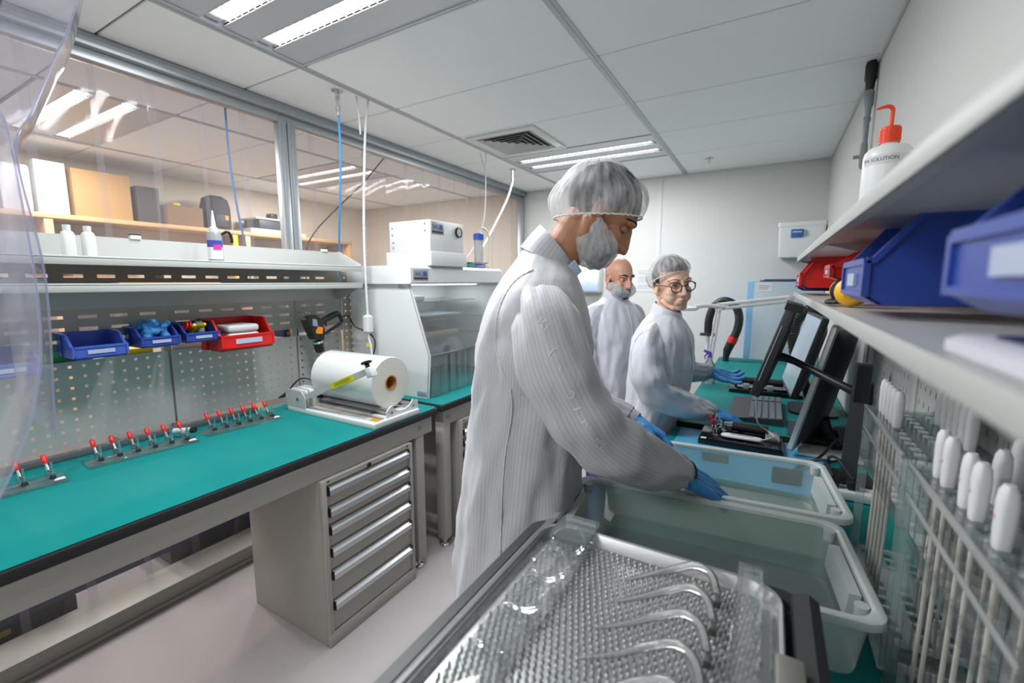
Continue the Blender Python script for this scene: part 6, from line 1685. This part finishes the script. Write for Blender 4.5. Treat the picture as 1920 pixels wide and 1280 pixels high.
Mc = Matrix.Translation((.022, 0, 1.508)) @ Euler((0, 0, R(-42))).to_matrix().to_4x4() @ Euler((0, R(-6), 0)).to_matrix().to_4x4() @ Euler((R(7), 0, 0)).to_matrix().to_4x4()
bouffant(P2, Mc, .098, .080, .108, 4.0, drop=.024)
# glasses
gl = bpy.data.materials
M_tort = pmat('tortoiseshell', '#5b3a24', .25, var=.5, vscale=120.)
g0 = None
for k in (-1, 1):
    rp = [T2 @ V((.106 - .10 * (abs(q_y) ** 1) * .12 - .006, q_y, q_z)) for q_y, q_z in [(k * .033 + .0245 * math.cos(t), -.001 + .0215 * math.sin(t)) for t in [2 * PI * q / 30 for q in range(31)]]]
    m = MB().tube(rp, .0026, 8, cap=False)
    f_ = m.build('glasses_rim', M_tort, P2, world=False)
    c = sum(rp[:-1], V((0, 0, 0))) / 30
    lm = MB(); lm.add([c] + rp[:-1], [(0, q + 1, (q + 1) % 30 + 1) for q in range(30)])
    lm.build('lens', clear('lens_clear', '#fdfdfd', .01, '#ffffff', .02, 1.45, .7) if 'lens_clear' not in gl else gl['lens_clear'], f_, world=False, fix=False)
    MB().tube([T2 @ V(p) for p in ((.096, k * .057, .005), (.086, k * .068, .008), (.04, k * .077, .008), (-.008, k * .083, .004), (-.022, k * .080, -.012))], .0018, 6, smooth=4).build('temple', M_tort, P2, world=False)
MB().tube([T2 @ V(p) for p in ((.1005, -.0095, .004), (.104, 0, .007), (.1005, .0095, .004))], .0018, 6, smooth=3).build('bridge', M_tort, P2, world=False)

# ------------------------------------------------------------------ 3. the bald man
T3 = frame((.020, .0, 1.520), R(-8), R(12), R(0), .95)
J3 = dict(neck=(-.01, 0, 1.36), pelvis=(.0, 0, .90), shR=(-.02, -.15, 1.28), elR=(-.02, -.21, 1.06), wrR=(.055, -.205, .90), shL=(-.02, .15, 1.28), elL=(-.03, .22, 1.06), wrL=(.06, .22, .86),
          hipR=(-.01, -.10, .85), hipL=(-.01, .10, .85), knR=(.01, -.11, .47), knL=(.03, .11, .47), anR=(-.02, -.12, .085), anL=(.0, .13, .085))
H3 = hframe((.055, -.205, .90), (.22, .05, -1), (.2, -1, .0))
H3L = hframe((.06, .22, .86), (.2, -.05, -1), (.2, 1, .0))
P3 = body('person', 'bald man in white coat, beard cover and jeans standing behind the others', (-.80, 2.62, 0), R(-25), J3, T3, M_skin3, .0036, [(H3, 1, [18, 22, 24, 26], .2), (H3L, -1, [18, 22, 24, 26], .2)], nose=1.1)
eyes(P3, T3, M_skin3, (.1, -.3), M_hair, M_lip, .6, .0048)
beard(P3, T3, M_beard)
rings3 = [(.66, -.02, 0, .140, .215, 0), (.80, -.005, 0, .140, .205, 0), (.95, .002, 0, .138, .195, 0), (1.08, .005, 0, .138, .19, 0), (1.20, .0, 0, .136, .195, 0), (1.28, -.005, 0, .126, .192, 0),
          (1.33, -.008, 0, .108, .172, 0), (1.365, -.008, 0, .088, .135, -.02), (1.39, -.006, 0, .072, .095, -.06), (1.41, -.002, 0, .062, .072, -.1), (1.42, .0, 0, .058, .064, -.12)]
s3R = ([(-.012, -.08, 1.335), (-.012, -.138, 1.322), (-.016, -.182, 1.288), (-.022, -.206, 1.225), (-.025, -.218, 1.14), (-.015, -.218, 1.06), (.015, -.213, .985), (.048, -.207, .915)], [.045, .060, .070, .072, .070, .066, .056, .044], 2.2, .6)
s3L = ([(-.012, .08, 1.335), (-.012, .138, 1.322), (-.016, .184, 1.288), (-.022, .210, 1.225), (-.028, .226, 1.14), (-.02, .226, 1.05), (.02, .224, .95), (.052, .221, .875)], [.045, .060, .070, .072, .070, .066, .056, .044], 5.2, .6)
ct3 = coat_mesh(rings3, [s3R, s3L], 8.0, 1.0).build('coat', M_coatf, P3, world=False, smooth=180, fix=False)
collar(P3, ((.0, 0, 1.40), .070, .080, -.15), ((.008, 0, 1.445), .062, .066, -.25), M_coatf)
MB().tube([(.143, .0, .85), (.144, .0, 1.08), (.137, .0, 1.20), (.122, 0, 1.28), (.085, 0, 1.365)], .003, 6, smooth=3).build('placket', M_coatf, P3, world=False)
legs(P3, J3, M_jean, M_shoe, 'jeans', (.10, .082, .066))
beard_cover(P3, T3, 3., r=(.066, .072, .056), c=(.040, 0, -.074), up=(.0, .076, -.03))
